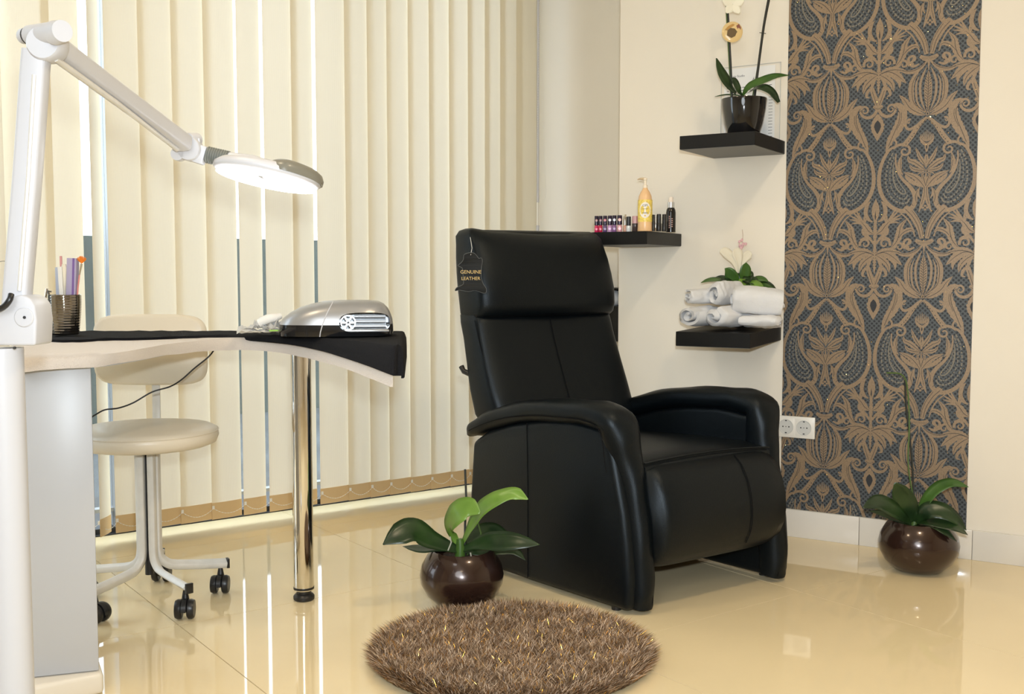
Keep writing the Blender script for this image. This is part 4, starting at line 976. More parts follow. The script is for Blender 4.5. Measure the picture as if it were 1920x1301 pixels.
def flat(name, pts, n, off, m, parent):
    """thin raised patch on a plane facing -Y at mc"""
    vs = [mc + Vector((x * rm, 0, z * rm)) - Y3 * off for x, z in pts]; bm = bmesh.new(); prism(bm, vs, -Y3 * .0006); return frombm(name, bm, m, parent, smooth=False)
flat('brown_inlay', [(-.55, -.35), (-.1, -.6), (.3, -.4), (.45, 0), (.2, .3), (-.2, .35), (-.5, .1)], 7, .0052, mat('inlay_brown', (.12, .075, .03), .3), mdl)
flat('rose_inlay', [(.35, .55), (.6, .75), (.8, .4), (.75, -.1), (.55, -.45), (.45, -.1), (.5, .2)], 7, .0048, mat('inlay_rose', (.22, .07, .05), .3), mdl)
flat('gold_inlay', [(-.75, .2), (-.4, .55), (0, .75), (.2, .65), (-.1, .45), (-.5, .15)], 6, .0048, mat('inlay_gold', (.45, .24, .06), .3), mdl)

# ---------------------------------------------------------- price list in a clear frame on the wall
def uzo(px, py, out): p = w1(px, py, out); return (p - O1).dot(u1), p.z
fu0, _ = uz(1352, 200); fu1, fz1 = uz(1465, 116); fz0 = zR + .001 - .05
pl_t = thing('price_list', 'price list sheet in a clear wall frame behind the black pot', 'poster', tuple(W1((fu0 + fu1) / 2, fz0, .002)))
bm = bmesh.new(); prism(bm, [W1(fu0 + .012, zR + .004, .0012), W1(fu1 - .02, zR + .004, .0012), W1(fu1 - .02, fz1 - .008, .0012), W1(fu0 + .012, fz1 - .008, .0012)], n1 * .001); frombm('paper_sheet', bm, M['paper'], pl_t, smooth=False)
for a, b, c, d in ((fu0, fu0 + .0015, zR + .003, fz1), (fu1 - .0015, fu1, zR + .003, fz1), (fu0, fu1, fz1 - .0015, fz1)):
    bm = bmesh.new(); prism(bm, [W1(a, c, .001), W1(b, c, .001), W1(b, d, .001), W1(a, d, .001)], n1 * .003); frombm('frame_edge', bm, mat('frame_grey', (.55, .55, .52), .3), pl_t, smooth=False)
pw_, pc_u = fu1 - fu0, (fu0 + fu1) / 2 - .002
textmesh('lettering', 'Beauty Studio', .011, W1(pc_u - .05, fz1 - .035, .0024), u1, Z3, M['ink'], pl_t)
textmesh('lettering', '\u00c1rlista', .017, W1(pc_u + .03, fz1 - .052, .0024), u1, Z3, M['ink'], pl_t)
rr = random.Random(4); bm = bmesh.new()
def dash(u, z, w, h=.0016): addbox(bm, W1(u + w / 2, z, .0024), u1, n1, Z3, w / 2, .0002, h / 2)
for k, z in enumerate(np.arange(fz1 - .075, zR + .012, -.0105)):
    x = fu0 + .022; end = fu1 - .03
    heavy = k in (0, 1)
    while x < end - (.0 if heavy else .06 * rr.random() + .03): w = rr.uniform(.006, .018); dash(x, z, min(w, end - x), .0022 if heavy else .0013); x += w + .003
    if k > 2: dash(end - .012, z, .014, .0015)
frombm('text_lines', bm, M['ink'], pl_t, smooth=False)

# ---------------------------------------------------------- bottles on the middle shelf
zs = zR2 + .0006
def onshelf(px, frac=None, out=None):
    """shelf point at distance out from the wall that projects at column px"""
    o = out if out is not None else SD2 * frac; O = O1 + n1 * o; p = atPl(px, 400, O, n1); p.z = zs; return p
SDm = SD2
fo = SD2 - .022
cols_ = [('magenta', (.55, .01, .09), (.30, .10, .05), 'leftmost magenta nail polish under dark patterned cap'), ('red', (.50, .01, .06), (.22, .03, .03), 'second nail polish from the left, crimson bottle'),
         ('grape', (.10, .05, .16), (.45, .04, .04), 'third nail polish, dark violet bottle with red badge'), ('orchid', (.50, .28, .50), (.60, .58, .62), 'fourth nail polish, pale orchid bottle with white badge'),
         ('plum', (.22, .10, .26), (.55, .55, .62), 'fifth nail polish, plum bottle with split white badge'), ('rose', (.68, .36, .40), (.60, .30, .22), 'sixth nail polish, rose bottle with peach badge')]
capm = mat('violet_black_cap', (.016, .008, .030), .22)
kx = onshelf(1150, out=fo).y / 2000
for i, (nm, c1_, c2_, lab) in enumerate(cols_):
    px = [1118.5, 1126, 1134.5, 1143.5, 1152, 1162][i]; r = [3.9, 3.9, 4.1, 4.3, 4.3, 4.8][i] * kx; b = onshelf(px, out=fo)
    t = thing('nail_polish', lab, 'nail polish', tuple(b), 'nail polishes on the middle shelf')
    hB = 13.0 * kx; hC = 17.5 * kx
    lathe('bottle', b, [(0, 0), (r * .95, 0), (r, .001), (r, hB * .85), (r * .7, hB), (0, hB)], mat('polish_' + nm, c1_, .15, coat=.6), t, seg=20)
    lathe('cap', b + Z3 * hB, [(0, 0), (r * .98, 0), (r, .001), (r * .96, hC - .001), (r * .9, hC), (0, hC)], capm, t, seg=20)
    tw = (EYE - b); tw.z = 0; tw.normalize()
    lathe('badge', b + Z3 * (hB + hC * .52) + tw * (r * .93), [(0, .0012), (r * .62, .0008), (r * .62, 0), (0, 0)], mat('badge_' + nm, c2_, .3), t, seg=16, axis=tw)
    lathe('swatch', b + Z3 * (hB * .45) + tw * (r * .93), [(0, .0012), (r * .58, .0008), (r * .58, 0), (0, 0)], mat('swatch_' + nm, tuple(min(1, v * 1.25 + .05) for v in c1_), .3), t, seg=16, axis=tw)
def simple(px, w, h1, h2, m1, m2, label, cat_='nail polish', nm='nail_polish', out=None, neck=.85):
    b = onshelf(px, out=out or fo - .01); r = w / 2 * kx; t = thing(nm, label, cat_, tuple(b)); hB, hC = h1 * kx, h2 * kx
    lathe('bottle', b, [(0, 0), (r * .95, 0), (r, .001), (r, hB * .92), (r * neck, hB), (0, hB)], m1, t, seg=20)
    lathe('cap', b + Z3 * hB, [(0, 0), (r * neck, 0), (r * neck, hC - .001), (r * neck * .9, hC), (0, hC)], m2, t, seg=20); return t
simple(1172, 6.5, 12, 20, mat('nude', (.55, .30, .22), .2), M['chrome'], 'slim nude nail polish with tall silver cap after the dark row')
simple(1179, 9.5, 11, 17, mat('milk', (.72, .74, .74), .2), M['blackpl'], 'white nail polish bottle with black cap')
simple(1191, 11.5, 15, 13.5, mat('smoke', (.05, .035, .035), .12), mat('cap_pink', (.52, .30, .30), .3), 'smoky bottle with square pink cap beside the lotion', cat_='bottle', nm='varnish_bottle', neck=.98)
simple(1225.5, 5.5, 18, 12, M['blackpl'], M['blackpl'], 'black slim tube just right of the lotion bottle', cat_='tube', nm='lacquer_tube')
simple(1229.5, 3.0, 28, 2, M['chrome'], M['chrome'], 'thin silver tube beside the slim black tubes', cat_='tube', nm='lacquer_tube', out=fo - .03)
simple(1235.5, 9.5, 15, 16.5, M['blackpl'], M['blackpl'], 'fat black lacquer tube in the middle of the black tubes', cat_='tube', nm='lacquer_tube', out=fo - .035)
simple(1245.5, 8.5, 15, 16.5, M['blackpl'], M['blackpl'], 'black lacquer tube next to the black spray bottle', cat_='tube', nm='lacquer_tube', out=fo - .05)
# pump lotion bottle
b = onshelf(1209.5, out=fo - .006); t = thing('lotion_bottle', 'peach pump lotion bottle with yellow label on the middle shelf', 'bottle', tuple(b)); r = 13.6 * kx
peach = mat('peach_plastic', (.82, .52, .27), .3)
lathe('bottle', b, [(0, 0), (r * .98, 0), (r * 1.02, .002), (r * .97, 14 * kx), (r * .94, 30 * kx), (r * .93, 55 * kx), (r * .86, 64 * kx), (r * .60, 72 * kx), (r * .34, 77 * kx), (r * .30, 80 * kx), (0, 80 * kx)], peach, t, seg=32)
lathe('pump', b + Z3 * 79 * kx, [(0, 0), (r * .32, 0), (r * .32, 5 * kx), (r * .17, 6 * kx), (r * .17, 14 * kx), (r * .26, 14.5 * kx), (r * .26, 18 * kx), (0, 18 * kx)], mat('pump_cream', (.85, .74, .58), .3), t, seg=20)
tube('spout', [b + Z3 * 95.5 * kx, b + Z3 * 96 * kx - u1 * 8 * kx - X3 * 3 * kx, b + Z3 * 94.2 * kx - X3 * 14 * kx], [3 * kx, 1.6 * kx, 1.1 * kx], mat('spout_tan', (.62, .46, .28), .3), t, seg=10)
tw = (EYE - b); tw.z = 0; tw.normalize(); tx = Vector((-tw.y, tw.x, 0)); tx = tx if tx.x > 0 else -tx
def wrap(name, aw, z0, z1, m, off, pts=None, n=16):
    vs, fs = [], []
    for i in range(n + 1):
        a = -aw + 2 * aw * i / n
        for z in (z0, z1):
            rr_ = r * .965 + off; vs.append(b + (tw * math.cos(a) + tx * math.sin(a)) * rr_ + Z3 * z * kx)
    for i in range(n): fs.append((2 * i, 2 * i + 2, 2 * i + 3, 2 * i + 1))
    return mk(name, vs, fs, m, t)
wrap('yellow_label', 1.45, 17, 57, mat('label_yellow', (.86, .62, .13), .4, var=(160, .25)), .0006)
# label oval with lettering
ring = []; 
cen = b + tw * (r * .965 + .0012) + Z3 * 38 * kx
vs = [b + Z3 * (38 * kx + math.sin(q2) * 14.5 * kx) + (tw * math.cos(math.cos(q2) * .78) + tx * math.sin(math.cos(q2) * .78)) * (r * .965 + .0013) for q2 in np.linspace(0, 2 * math.pi, 33)[:-1]] + [cen]
mk('label_oval', vs, [(i, (i + 1) % 32, 32) for i in range(32)], mat('oval_pale', (.86, .80, .72), .5), t)
textmesh('lettering', 'OPI', .0115, cen + Z3 * .0155 + tw * .001, tx, Z3, M['ink'], t, .0006)
bm = bmesh.new()
for z_, w_ in ((.004, .009), (-.008, .010), (-.011, .008)): addbox(bm, cen + Z3 * z_ + tw * .001, tx, tw, Z3, w_, .0002, .0005)
frombm('small_print', bm, M['ink'], t, smooth=False)
lathe('flower_mark', cen - Z3 * .019 + tw * .0005, [(0, .0006), (.003, .0006), (.003, 0)], mat('mark_yellow', (.7, .45, .05), .5), t, seg=8, axis=tw)
# black spray bottle
b = onshelf(1258, out=SD2 * .55); t = thing('spray_bottle', 'black spray bottle with silver collar at the right end of the shelf', 'bottle', tuple(b)); k2 = b.y / 2000; r = 9 * k2
lathe('bottle', b, [(0, 0), (r, 0), (r * 1.0, .002), (r, 36 * k2), (r * .92, 41 * k2), (r * .7, 45 * k2), (0, 45 * k2)], mat('spray_black', (.010, .009, .009), .15), t, seg=28)
lathe('collar', b + Z3 * 45 * k2, [(0, 0), (r * .72, 0), (r * .72, 10 * k2), (0, 10 * k2)], M['silver'], t, seg=24)
lathe('nozzle', b + Z3 * 55 * k2, [(0, 0), (r * .52, 0), (r * .48, 8 * k2), (r * .34, 10 * k2), (0, 10 * k2)], mat('nozzle_clear', (.82, .72, .62), .2), t, seg=20)
tw = (EYE - b); tw.z = 0; tw.normalize(); tx = Vector((-tw.y, tw.x, 0)); tx = tx if tx.x > 0 else -tx
bm = bmesh.new()
for k in range(7): addbox(bm, b + tw * (r + .0003) - tx * .005 + Z3 * (8 + 3.4 * k) * k2, tx, tw, Z3, .0022, .0003, .0014)
for k in range(5): addbox(bm, b + tw * (r * .98 + .0003) + tx * .004 + Z3 * (10 + 3.6 * k) * k2, tx, tw, Z3, .0025, .0003, .0016)
frombm('printed_label', bm, mat('print_rose', (.45, .24, .18), .5), t, smooth=False)

# ---------------------------------------------------------- rolled towels and plant, lowest shelf
zs3 = zR3 + .0008
def towel_roll(label, px, py, yaw, L, rx, rz, turns=2.3, seed=0, tilt=0.0, Y=None, flat_=False, cat_='towel', out=None):
    Yc = Y or 3.6; c = atY(px, py, Yc); d = Vector((math.cos(yaw), math.sin(yaw), math.sin(tilt))).normalized(); s = d.cross(Z3).normalized(); w = s.cross(d).normalized()
    th = .0125; N = int(34 * turns); K = 22; rings = []
    outer, inner = [], []
    for i in range(N + 1):
        t = i / N; a = t * turns * 2 * math.pi + seed; rad = .20 + .80 * t
        wob = 1 + .10 * noise.noise(Vector((math.cos(a) * 1.3 + seed, math.sin(a) * 1.3, seed)))
        outer.append((math.cos(a) * rx * rad * wob, math.sin(a) * rz * rad * wob)); k = max(.05, 1 - th * .82 / (min(rx, rz) * rad)); inner.append((math.cos(a) * rx * rad * k * wob, math.sin(a) * rz * rad * k * wob))
    sec_ = outer + inner[::-1]
    for j in range(K + 1):
        t = j / K; x = (t - 0) * L; e = 1 - .10 * (abs(2 * t - 1) ** 5); rg_ = []
        for m_, (a, b_) in enumerate(sec_):
            tel = .010 * noise.noise(Vector((m_ * .09, seed, t * 2.5))) + .004 * noise.noise(Vector((m_ * .4, seed, t * 9)))
            skew = .016 * noise.noise(Vector((m_ * .05, seed + 3, 0))) * (1 if t < .1 or t > .9 else 0)
            p = c + d * (x + skew) + s * (a * e + tel) + w * (b_ * e + tel * .6)
            rg_.append(p)
        rings.append(rg_)
    bm = bmesh.new(); loft(bm, rings, caps=False)
    # end faces as quads between outer and inner spiral
    bm.verts.ensure_lookup_table(); n = len(sec_); No = N + 1
    for base in (0, K * n):
        for i in range(N):
            try: bm.faces.new([bm.verts[base + q3] for q3 in (i, i + 1, n - 2 - i, n - 1 - i)])
            except ValueError: pass
    bmesh.ops.recalc_face_normals(bm, faces=bm.faces)
    # keep the roll resting on what is below it
    o = frombm('rolled_towel', bm, M['towelw'], None, sharp=70); origin(o, c); return tag(o, label, cat_, 'rolled towels on the lowest shelf')
fr3 = W1(uR3 - .2, zs3, SD3); Yf = fr3.y
yw = math.atan2(u1.y, u1.x)
def tz(z): return zs3 + z
def put(label, px, yaw, L, rx, rz, zc, Y, **k):
    p = atY(px, 560, Y); q = pixx(Vector((p.x, p.y, zc))); return towel_roll(label, px, q[1], yaw, L, rx, rz, Y=Y, **k)
r1, r2 = .050, .038
put('rolled white towel at the left end of the bottom row', 1290, .66, .19, .060, .0430, tz(.043), Yf + .045, seed=1.0, turns=1.9)
put('rolled white towel in the middle of the bottom row', 1336, .60, .19, .062, .0420, tz(.041), Yf - .01, seed=2.4, turns=1.8)
put('flat folded-over white towel at the right end of the bottom row', 1392, -.45, .125, .052, .0260, tz(.025), Yf - .02, seed=.3, turns=1.6)
put('rolled white towel on top at the left, behind the others', 1290, .40, .17, .044, .031, tz(.104), Yf + .08, seed=4.0, turns=1.7)
put('rolled white towel on top in the middle with hollow end', 1340, .85, .15, .040, .048, tz(.112), Yf + .03, seed=5.2, turns=1.6)
put('largest rolled white towel on top at the right', 1374, -.26, .160, .056, .052, tz(.098), Yf + .005, seed=3.1, tilt=-.10, turns=1.8)
# plant behind the towels
bp = W1(uR3 - .10, zs3, .06); 
for _ in range(30): bp = bp + u1 * ((1392 - pixx(bp)[0]) / 2000 * bp.y * .8)
pt = thing('peace_lily', 'small green potted plant with white spathe behind the rolled towels', 'potted plant', tuple(bp))
lathe('pot', bp, [(0, 0), (.026, 0), (.036, .085), (.038, .105), (.034, .103), (0, .09)], M['blackpot'], pt, seg=24)
def G(px, py, dy=0.0): return atY(px, py, bp.y + dy)
g0 = bp + Z3 * .105
for px, py, dy, w, mm, nrm in [(1314, 530, -.06, .026, 'leafmid', (0, -.5, .9)), (1352, 535, -.05, .03, 'leafdark', (0, -.5, .9)), (1359, 503, -.02, .036, 'leafmid', (-.5, -.8, .3)), (1399, 492, -.02, .034, 'leafmid', (.1, -1, .1)),
                              (1391, 538, -.06, .026, 'leaflight', (0, -1, .2)), (1413, 517, .0, .030, 'leafdark', (.3, -.8, .4)), (1441, 528, -.03, .028, 'leafmid', (0, -.6, .8)), (1456, 543, -.05, .030, 'leafdark', (.1, -.7, .7)), (1458, 555, -.08, .034, 'leafmid', (.2, -.8, .5)),
                              (1430, 550, -.08, .040, 'leaflight', (.2, -.9, .3)), (1420, 535, -.04, .036, 'leafdark', (.2, -.8, .5)), (1372, 520, .0, .028, 'leafdark', (-.2, -.8, .5)), (1335, 527, -.03, .028, 'leafdark', (0, -.6, .8)), (1405, 530, -.05, .03, 'leafdark', (0, -.8, .5))]:
    tip = G(px, py, dy); mid = g0.lerp(tip, .55) + Z3 * (.030 if py > 510 else .012)
    w *= 1.25; leaf('leaf', [g0, g0.lerp(mid, .5) + Z3 * .008, mid, mid.lerp(tip, .55) + Z3 * .004, tip], w, M[mm], pt, normal=Vector(nrm), fold=.2, n=4, wprof=[.08, .12, .6, 1.0, .95, .6, .05])
tube('spathe_stem', cat([g0, G(1384, 530), G(1383, 500), G(1384, 470)], 4), .0020, M['stem'], pt, seg=6)
for pts, w in [([(1384, 512), (1376, 490), (1362, 474), (1350, 470)], .045), ([(1386, 512), (1385, 490), (1382, 475), (1378, 466)], .05), ([(1388, 512), (1394, 490), (1402, 478), (1409, 474)], .042)]:
    leaf('spathe', [G(x, y, -.01) for x, y in pts], w * .8, M['spathe'], pt, normal=Vector((0, -1, .1)), fold=.15, wprof=[.2, .4, .6, .9, 1, .8, .3])
tube('blossom_stem', cat([G(1386, 500), G(1390, 470), G(1393, 445), G(1392, 430)], 4), .0009, mat('thin_pink', (.5, .38, .30), .5), pt, seg=5)
bm = bmesh.new(); rr = random.Random(8)
for k in range(16):
    p = G(1392 + rr.uniform(-6, 7), 457 + rr.uniform(-9, 10), rr.uniform(-.01, .01)); bmesh.ops.create_icosphere(bm, subdivisions=1, radius=rr.uniform(.003, .0055), matrix=Matrix.Translation(p) @ Matrix.Diagonal((1, .6, 1.2, 1)))
frombm('pink_blossom', bm, mat('blossom_pink', (.66, .40, .42), .6), pt)

# ---------------------------------------------------------- niche shelf with a towel, seen between chair and wall corner
def w3(px, py, out=0.0): return atPl(px, py, O1 - n1 * (depth3 - out), n1)
qa = w3(1143, 560); ua_ = (qa - O1).dot(u1); zt_ = w3(1150, 573, .1).z
nb = thing('niche_cubby', 'black wall cubby in the niche glimpsed between armchair and wall corner', 'shelf', tuple(O1 - n1 * depth3 + u1 * ua_))
def W3(u, z, o): return O1 + u1 * u - n1 * (depth3 - o) + Z3 * z
ub_ = ua_ + .14; ua_ -= .16
ztop = w3(1150, 540, .2).z; zbot = w3(1150, 640, .2).z
for nm_, a, c, d0, d1, e, f_ in [('top_board', ua_, ub_, .001, .2, ztop - .006, ztop), ('bottom_board', ua_, ub_, .001, .2, zbot, zt_), ('back_board', ua_, ub_, .001, .01, zbot, ztop), ('side_board', ua_ - .01, ua_, .001, .2, zbot, ztop), ('side_board', ub_, ub_ + .01, .001, .2, zbot, ztop)]:
    bm = bmesh.new(); prism(bm, [W3(a, e, d0), W3(c, e, d0), W3(c, e, d1), W3(a, e, d1)], Z3 * (f_ - e)); frombm(nm_, bm, M['shelf'], nb, smooth=False)
hT_ = (ztop - .012 - zt_) / 2
rt_ = tube('niche_towel', [W3(ua_ + .02, zt_ + hT_ + .0005, .12), W3(ua_ + .05, zt_ + hT_ + .0005, .12), W3(ub_ - .05, zt_ + hT_ + .0005, .12), W3(ub_ - .02, zt_ + hT_ + .0005, .12)], [hT_ * .8, hT_, hT_, hT_ * .8], M['towelw'], None, seg=20)
origin(rt_, W3(ua_ + .1, zt_, .12)); tag(rt_, 'white rolled towel inside the black cubby of the niche', 'towel')

# ================================================================== DOUBLE SOCKET
s0, _ = uz(1456, 800); s1, _ = uz(1529, 800); _, sz1 = uz(1490, 780); _, sz0 = uz(1490, 820)
so = thing('wall_socket', 'white double wall socket at the left edge of the wallpaper', 'socket', tuple(W1((s0 + s1) / 2, sz0)))
bm = bmesh.new(); prism(bm, [W1(s0, sz0, .0006), W1(s1, sz0, .0006), W1(s1, sz0, .010), W1(s0, sz0, .010)], Z3 * (sz1 - sz0), bev=.002); frombm('plate', bm, M['socket'], so)
for k in (0, 1):
    uc_ = s0 + (s1 - s0) * (.27 + .46 * k); zc_ = (sz0 + sz1) / 2; c = W1(uc_, zc_, .010)
    bm = bmesh.new(); hw = (s1 - s0) * .21; hz_ = (sz1 - sz0) * .40
    addbox(bm, c, u1, n1, Z3, hw, .0012, hz_, .0006); ins = frombm('insert', bm, M['socket'], so)
    rr_ = min(hw, hz_) * .92
    lathe('well', c + n1 * .0015, [(rr_, 0), (rr_, .0012), (rr_ * .93, .0014), (rr_ * .88, .0002), (0, .0002)], mat('socket_well', (.60, .60, .58), .35), ins, seg=32, axis=n1)
    bm = bmesh.new()
    for du in (-.4, 0, .4): addlathe(bm, c + n1 * .0018 + u1 * du * rr_, [(0, .0006), (.0024 if du else .0016, .0006), (.0024 if du else .0016, 0)], 12, n1)
    for dz in (-.8, .8): addbox(bm, c + n1 * .0022 + Z3 * dz * rr_, u1, n1, Z3, .003, .0008, .0016)
    frombm('contacts', bm, M['hole'], ins, smooth=False)
# ================================================================== DAMASK WALLPAPER PANEL
wl0, _ = uz(1463.5, 930); wl1, _ = uz(1812, 975); wz0, wz1 = zb + .0005, CEIL - .02
wp = thing('wallpaper_panel', 'tall panel of dark blue wallpaper with bronze damask pattern', 'wallpaper', tuple(W1((wl0 + wl1) / 2, wz0)))
m, n, b_ = nt('wallpaper_ground'); tc = n.nodes.new('ShaderNodeUVMap')
vo = n.nodes.new('ShaderNodeTexVoronoi'); mp_ = n.nodes.new('ShaderNodeMapping'); mp_.inputs['Rotation'].default_value = (0, 0, math.radians(45)); n.links.new(tc.outputs[0], mp_.inputs['Vector'])
vo.inputs['Scale'].default_value = 92; vo.inputs['Randomness'].default_value = .10; n.links.new(mp_.outputs[0], vo.inputs['Vector'])
rp = n.nodes.new('ShaderNodeValToRGB'); rp.color_ramp.elements[0].color = (.012, .015, .020, 1); rp.color_ramp.elements[0].position = .30
rp.color_ramp.elements[1].color = (.070, .080, .088, 1); rp.color_ramp.elements[1].position = .40
n.links.new(vo.outputs['Distance'], rp.inputs['Fac']); n.links.new(rp.outputs[0], b_.inputs['Base Color']); b_.inputs['Roughness'].default_value = .55
vs = [W1(wl0, wz0, .0012), W1(wl1, wz0, .0012), W1(wl1, wz1, .0012), W1(wl0, wz1, .0012), W1(wl0, wz0, .0002), W1(wl1, wz0, .0002), W1(wl1, wz1, .0002), W1(wl0, wz1, .0002)]
mk('ground_sheet', vs, [(0, 1, 2, 3), (4, 7, 6, 5), (0, 4, 5, 1), (1, 5, 6, 2), (2, 6, 7, 3), (3, 7, 4, 0)], m, wp, smooth=False, uvs=[((v - O1).dot(u1), v.z) for v in vs])
uA, zA = uz(1549.5, 590); uA2, _ = uz(1729, 600); pw = uA2 - uA
_, zt1 = uz(1653.3, 32.7); _, zt2 = uz(1643.7, 365.1); _, zt3 = uz(1639, 704.8); zp = (zt1 - zt3) / 2
sx, sz = pw / 613, zp / 1163
print('WP', pw, zp, wl1 - wl0, (zt1 - zt2), (zt2 - zt3))
bz = {k: ([], []) for k in ('bronze', 'dark', 'grey')}
cnt = [0]
def poly_strip(lay, pts, wid, mirror, cx, z0, dashed=None, serr=0.0, sn=9, n=5):
    P = cat([Vector((x, y, 0)) for x, y in pts], n) if len(pts) > 2 else [Vector((pts[0][0], pts[0][1], 0)).lerp(Vector((pts[-1][0], pts[-1][1], 0)), i / 4) for i in range(5)]
    if serr:
        Q = []; 
        for i in range(len(P) - 1): Q += [P[i], P[i].lerp(P[i + 1], .5)]
        P = Q + [P[-1]]
    for mir in ((1, -1) if mirror else (1,)):
        V, Fc = bz[lay]; base = len(V); N = len(P); cnt[0] += 1
        off = {'bronze': .0015, 'grey': .0017, 'dark': .0019}[lay] + (cnt[0] % 37) * 1.5e-6
        for i, p in enumerate(P):
            d = (P[min(i + 1, N - 1)] - P[max(i - 1, 0)]); d = d / max(d.length, 1e-6); nn = Vector((-d.y, d.x, 0)); t = i / (N - 1)
            w = (interp(wid, t) if isinstance(wid, (list, tuple)) else wid) / 2
            if serr: w *= (1 - serr * ((t * sn) % 1.0))
            for s_ in (1, -1):
                q = p + nn * w * s_; u = cx + mir * q.x * sx; z = z0 - (q.y - 975) * sz
                V.append((u, z, off))
        for i in range(N - 1):
            a = base + 2 * i; f = (a, a + 1, a + 3, a + 2); Fc.append(f)
def rib(pts, w, mirror=True, lay='bronze', **k): REC.append((pts, w, mirror, lay, k))
def lf(pts, w, mirror=True, serr=.24, sn=None, mid=True, veins=False):
    L = sum(math.dist(a, b) for a, b in zip(pts[:-1], pts[1:])); sn = sn or max(4, int(L / 22))
    REC.append((pts, [w * .10, w * .62, w * .95, w, w * .85, w * .55, w * .08], mirror, 'bronze', dict(serr=serr, sn=sn)))
    if mid: REC.append((pts[:], [1.5, 3.2, 3.2, 2.5, .5], mirror, 'dark', {}))
def spiral(cx, cy, r, a0, turns, w0, w1_, sgn=1):
    n = 14; pts = [(cx + r * (1 - .82 * i / n) * math.cos(a0 + sgn * turns * 6.283 * i / n), cy + r * (1 - .82 * i / n) * math.sin(a0 + sgn * turns * 6.283 * i / n)) for i in range(n + 1)]
    REC.append((pts, [w0, (w0 + w1_) / 2, w1_], True, 'bronze', dict(n=2)))
def dots(path, r, n_, lay='dark', mirror=True):
    P = cat([Vector((x, y, 0)) for x, y in path], 6)
    for k in range(n_):
        p = P[int(k * (len(P) - 1) / (n_ - 1))]; REC.append(([(p.x, p.y - r), (p.x, p.y), (p.x, p.y + r)], [r * .6, r * 2, r * .6], mirror, lay, dict(n=1)))
REC = []
# pomegranate
rib([(0, 178), (0, 240), (0, 310), (0, 380), (0, 436)], [2, 30, 46, 48, 40, 22, 6], False)
for y in range(215, 420, 17): rib([(2, y + 12), (17, y - 4)], [1.5, 4], True, 'dark')
rib([(0, 190), (0, 430)], 3, False, 'dark')
rib([(9, 436), (34, 378), (47, 318), (47, 250), (30, 195), (12, 155)], [3, 12, 15, 15, 13, 3])
rib([(12, 440), (58, 385), (72, 320), (72, 255), (56, 208)], [3, 11, 13, 11, 3])
rib([(14, 442), (84, 385), (102, 320), (100, 250), (72, 190), (52, 172)], [3, 24, 36, 34, 20, 3], serr=.1, sn=10)
rib([(20, 432), (80, 380), (97, 320), (94, 250), (70, 200)], 3, True, 'dark')
lf([(12, 456), (60, 438), (110, 402), (140, 356), (176, 318)], 50)
rib([(0, 437), (0, 459)], [14, 22, 14], False); rib([(0, 442), (0, 454)], [6, 10, 6], False, 'dark')
# collar and scrolls
rib([(-54, 84), (-28, 100), (0, 105), (28, 100), (54, 84)], [20, 30, 30, 30, 20], False)
for k in range(-4, 5): rib([(k * 10 - 4, 108), (k * 10 + 4, 96)], [1, 2], False, 'dark')
rib([(10, 118), (48, 158), (92, 178), (140, 176), (176, 158)], [8, 22, 26, 20, 4]); rib([(24, 132), (60, 160), (110, 174), (160, 166)], 3, True, 'dark')
spiral(98, 100, 34, 1.8, 1.15, 20, 8, -1); rib([(58, 132), (92, 144), (124, 128)], [8, 18, 10])
rib([(0, 120), (0, 176)], [16, 3], False)
# straps below the pomegranate
rib([(3, 470), (34, 500), (66, 540), (98, 590), (138, 640)], [16, 26, 30, 32, 32]); dots([(18, 495), (60, 540), (95, 595), (126, 632)], 3.6, 9)
rib([(6, 478), (30, 512), (58, 556), (86, 606), (118, 648)], 2.2, True, 'dark')
rib([(30, 482), (70, 522), (108, 540), (130, 522), (128, 492), (108, 478)], [6, 14, 18, 16, 12, 14]); spiral(112, 492, 17, 4.0, .9, 12, 6, 1)
# paisley
rib([(196, 646), (228, 664), (256, 706), (280, 770), (290, 840), (284, 910), (258, 975), (214, 1026), (160, 1056), (112, 1058), (76, 1034), (62, 992), (70, 946), (100, 900), (142, 856), (174, 800), (188, 740), (186, 690)],
    [13, 17, 20, 22, 24, 25, 25, 25, 26, 28, 30, 30, 27, 23, 18, 14, 11, 8])
rib([(200, 668), (232, 715), (256, 780), (264, 850), (256, 920), (226, 980), (180, 1018), (130, 1030), (92, 1010), (84, 980)], 2.6, True, 'dark')
dots([(208, 690), (232, 745), (244, 810), (246, 870), (232, 930), (200, 980), (156, 1008), (114, 1008), (98, 985)], 6.2, 30, 'grey')
dots([(200, 712), (216, 760), (222, 820), (218, 880), (196, 936), (160, 976), (124, 982), (110, 960)], 5.2, 26, 'grey')
rib([(198, 745), (203, 800), (198, 860), (178, 912), (148, 946), (124, 948), (124, 930), (150, 895), (180, 840), (194, 780)], [4, 8, 8, 9, 9, 8, 7, 6, 5, 3], True, 'grey')
dots([(199, 800), (192, 860), (168, 905), (142, 932)], 4.5, 9, 'grey')
for k in range(16):
    t = k / 15; rib([(70 + 20 * math.sin(t * 3), 1030 - 60 * t), (76 + 22 * math.sin(t * 3), 1024 - 60 * t)], [1, 3], True, 'dark') if k < 4 else None
spiral(134, 676, 40, 5.1, 1.25, 17, 8, -1); rib([(126, 640), (152, 634), (182, 640), (206, 658)], [22, 18, 16, 14])
spiral(216, 622, 34, 2.2, 1.0, 13, 6, 1)
rib([(150, 700), (162, 750), (158, 800), (140, 830)], [6, 30, 26, 3], serr=.25, sn=6); rib([(152, 712), (158, 760), (146, 815)], 2.5, True, 'dark')
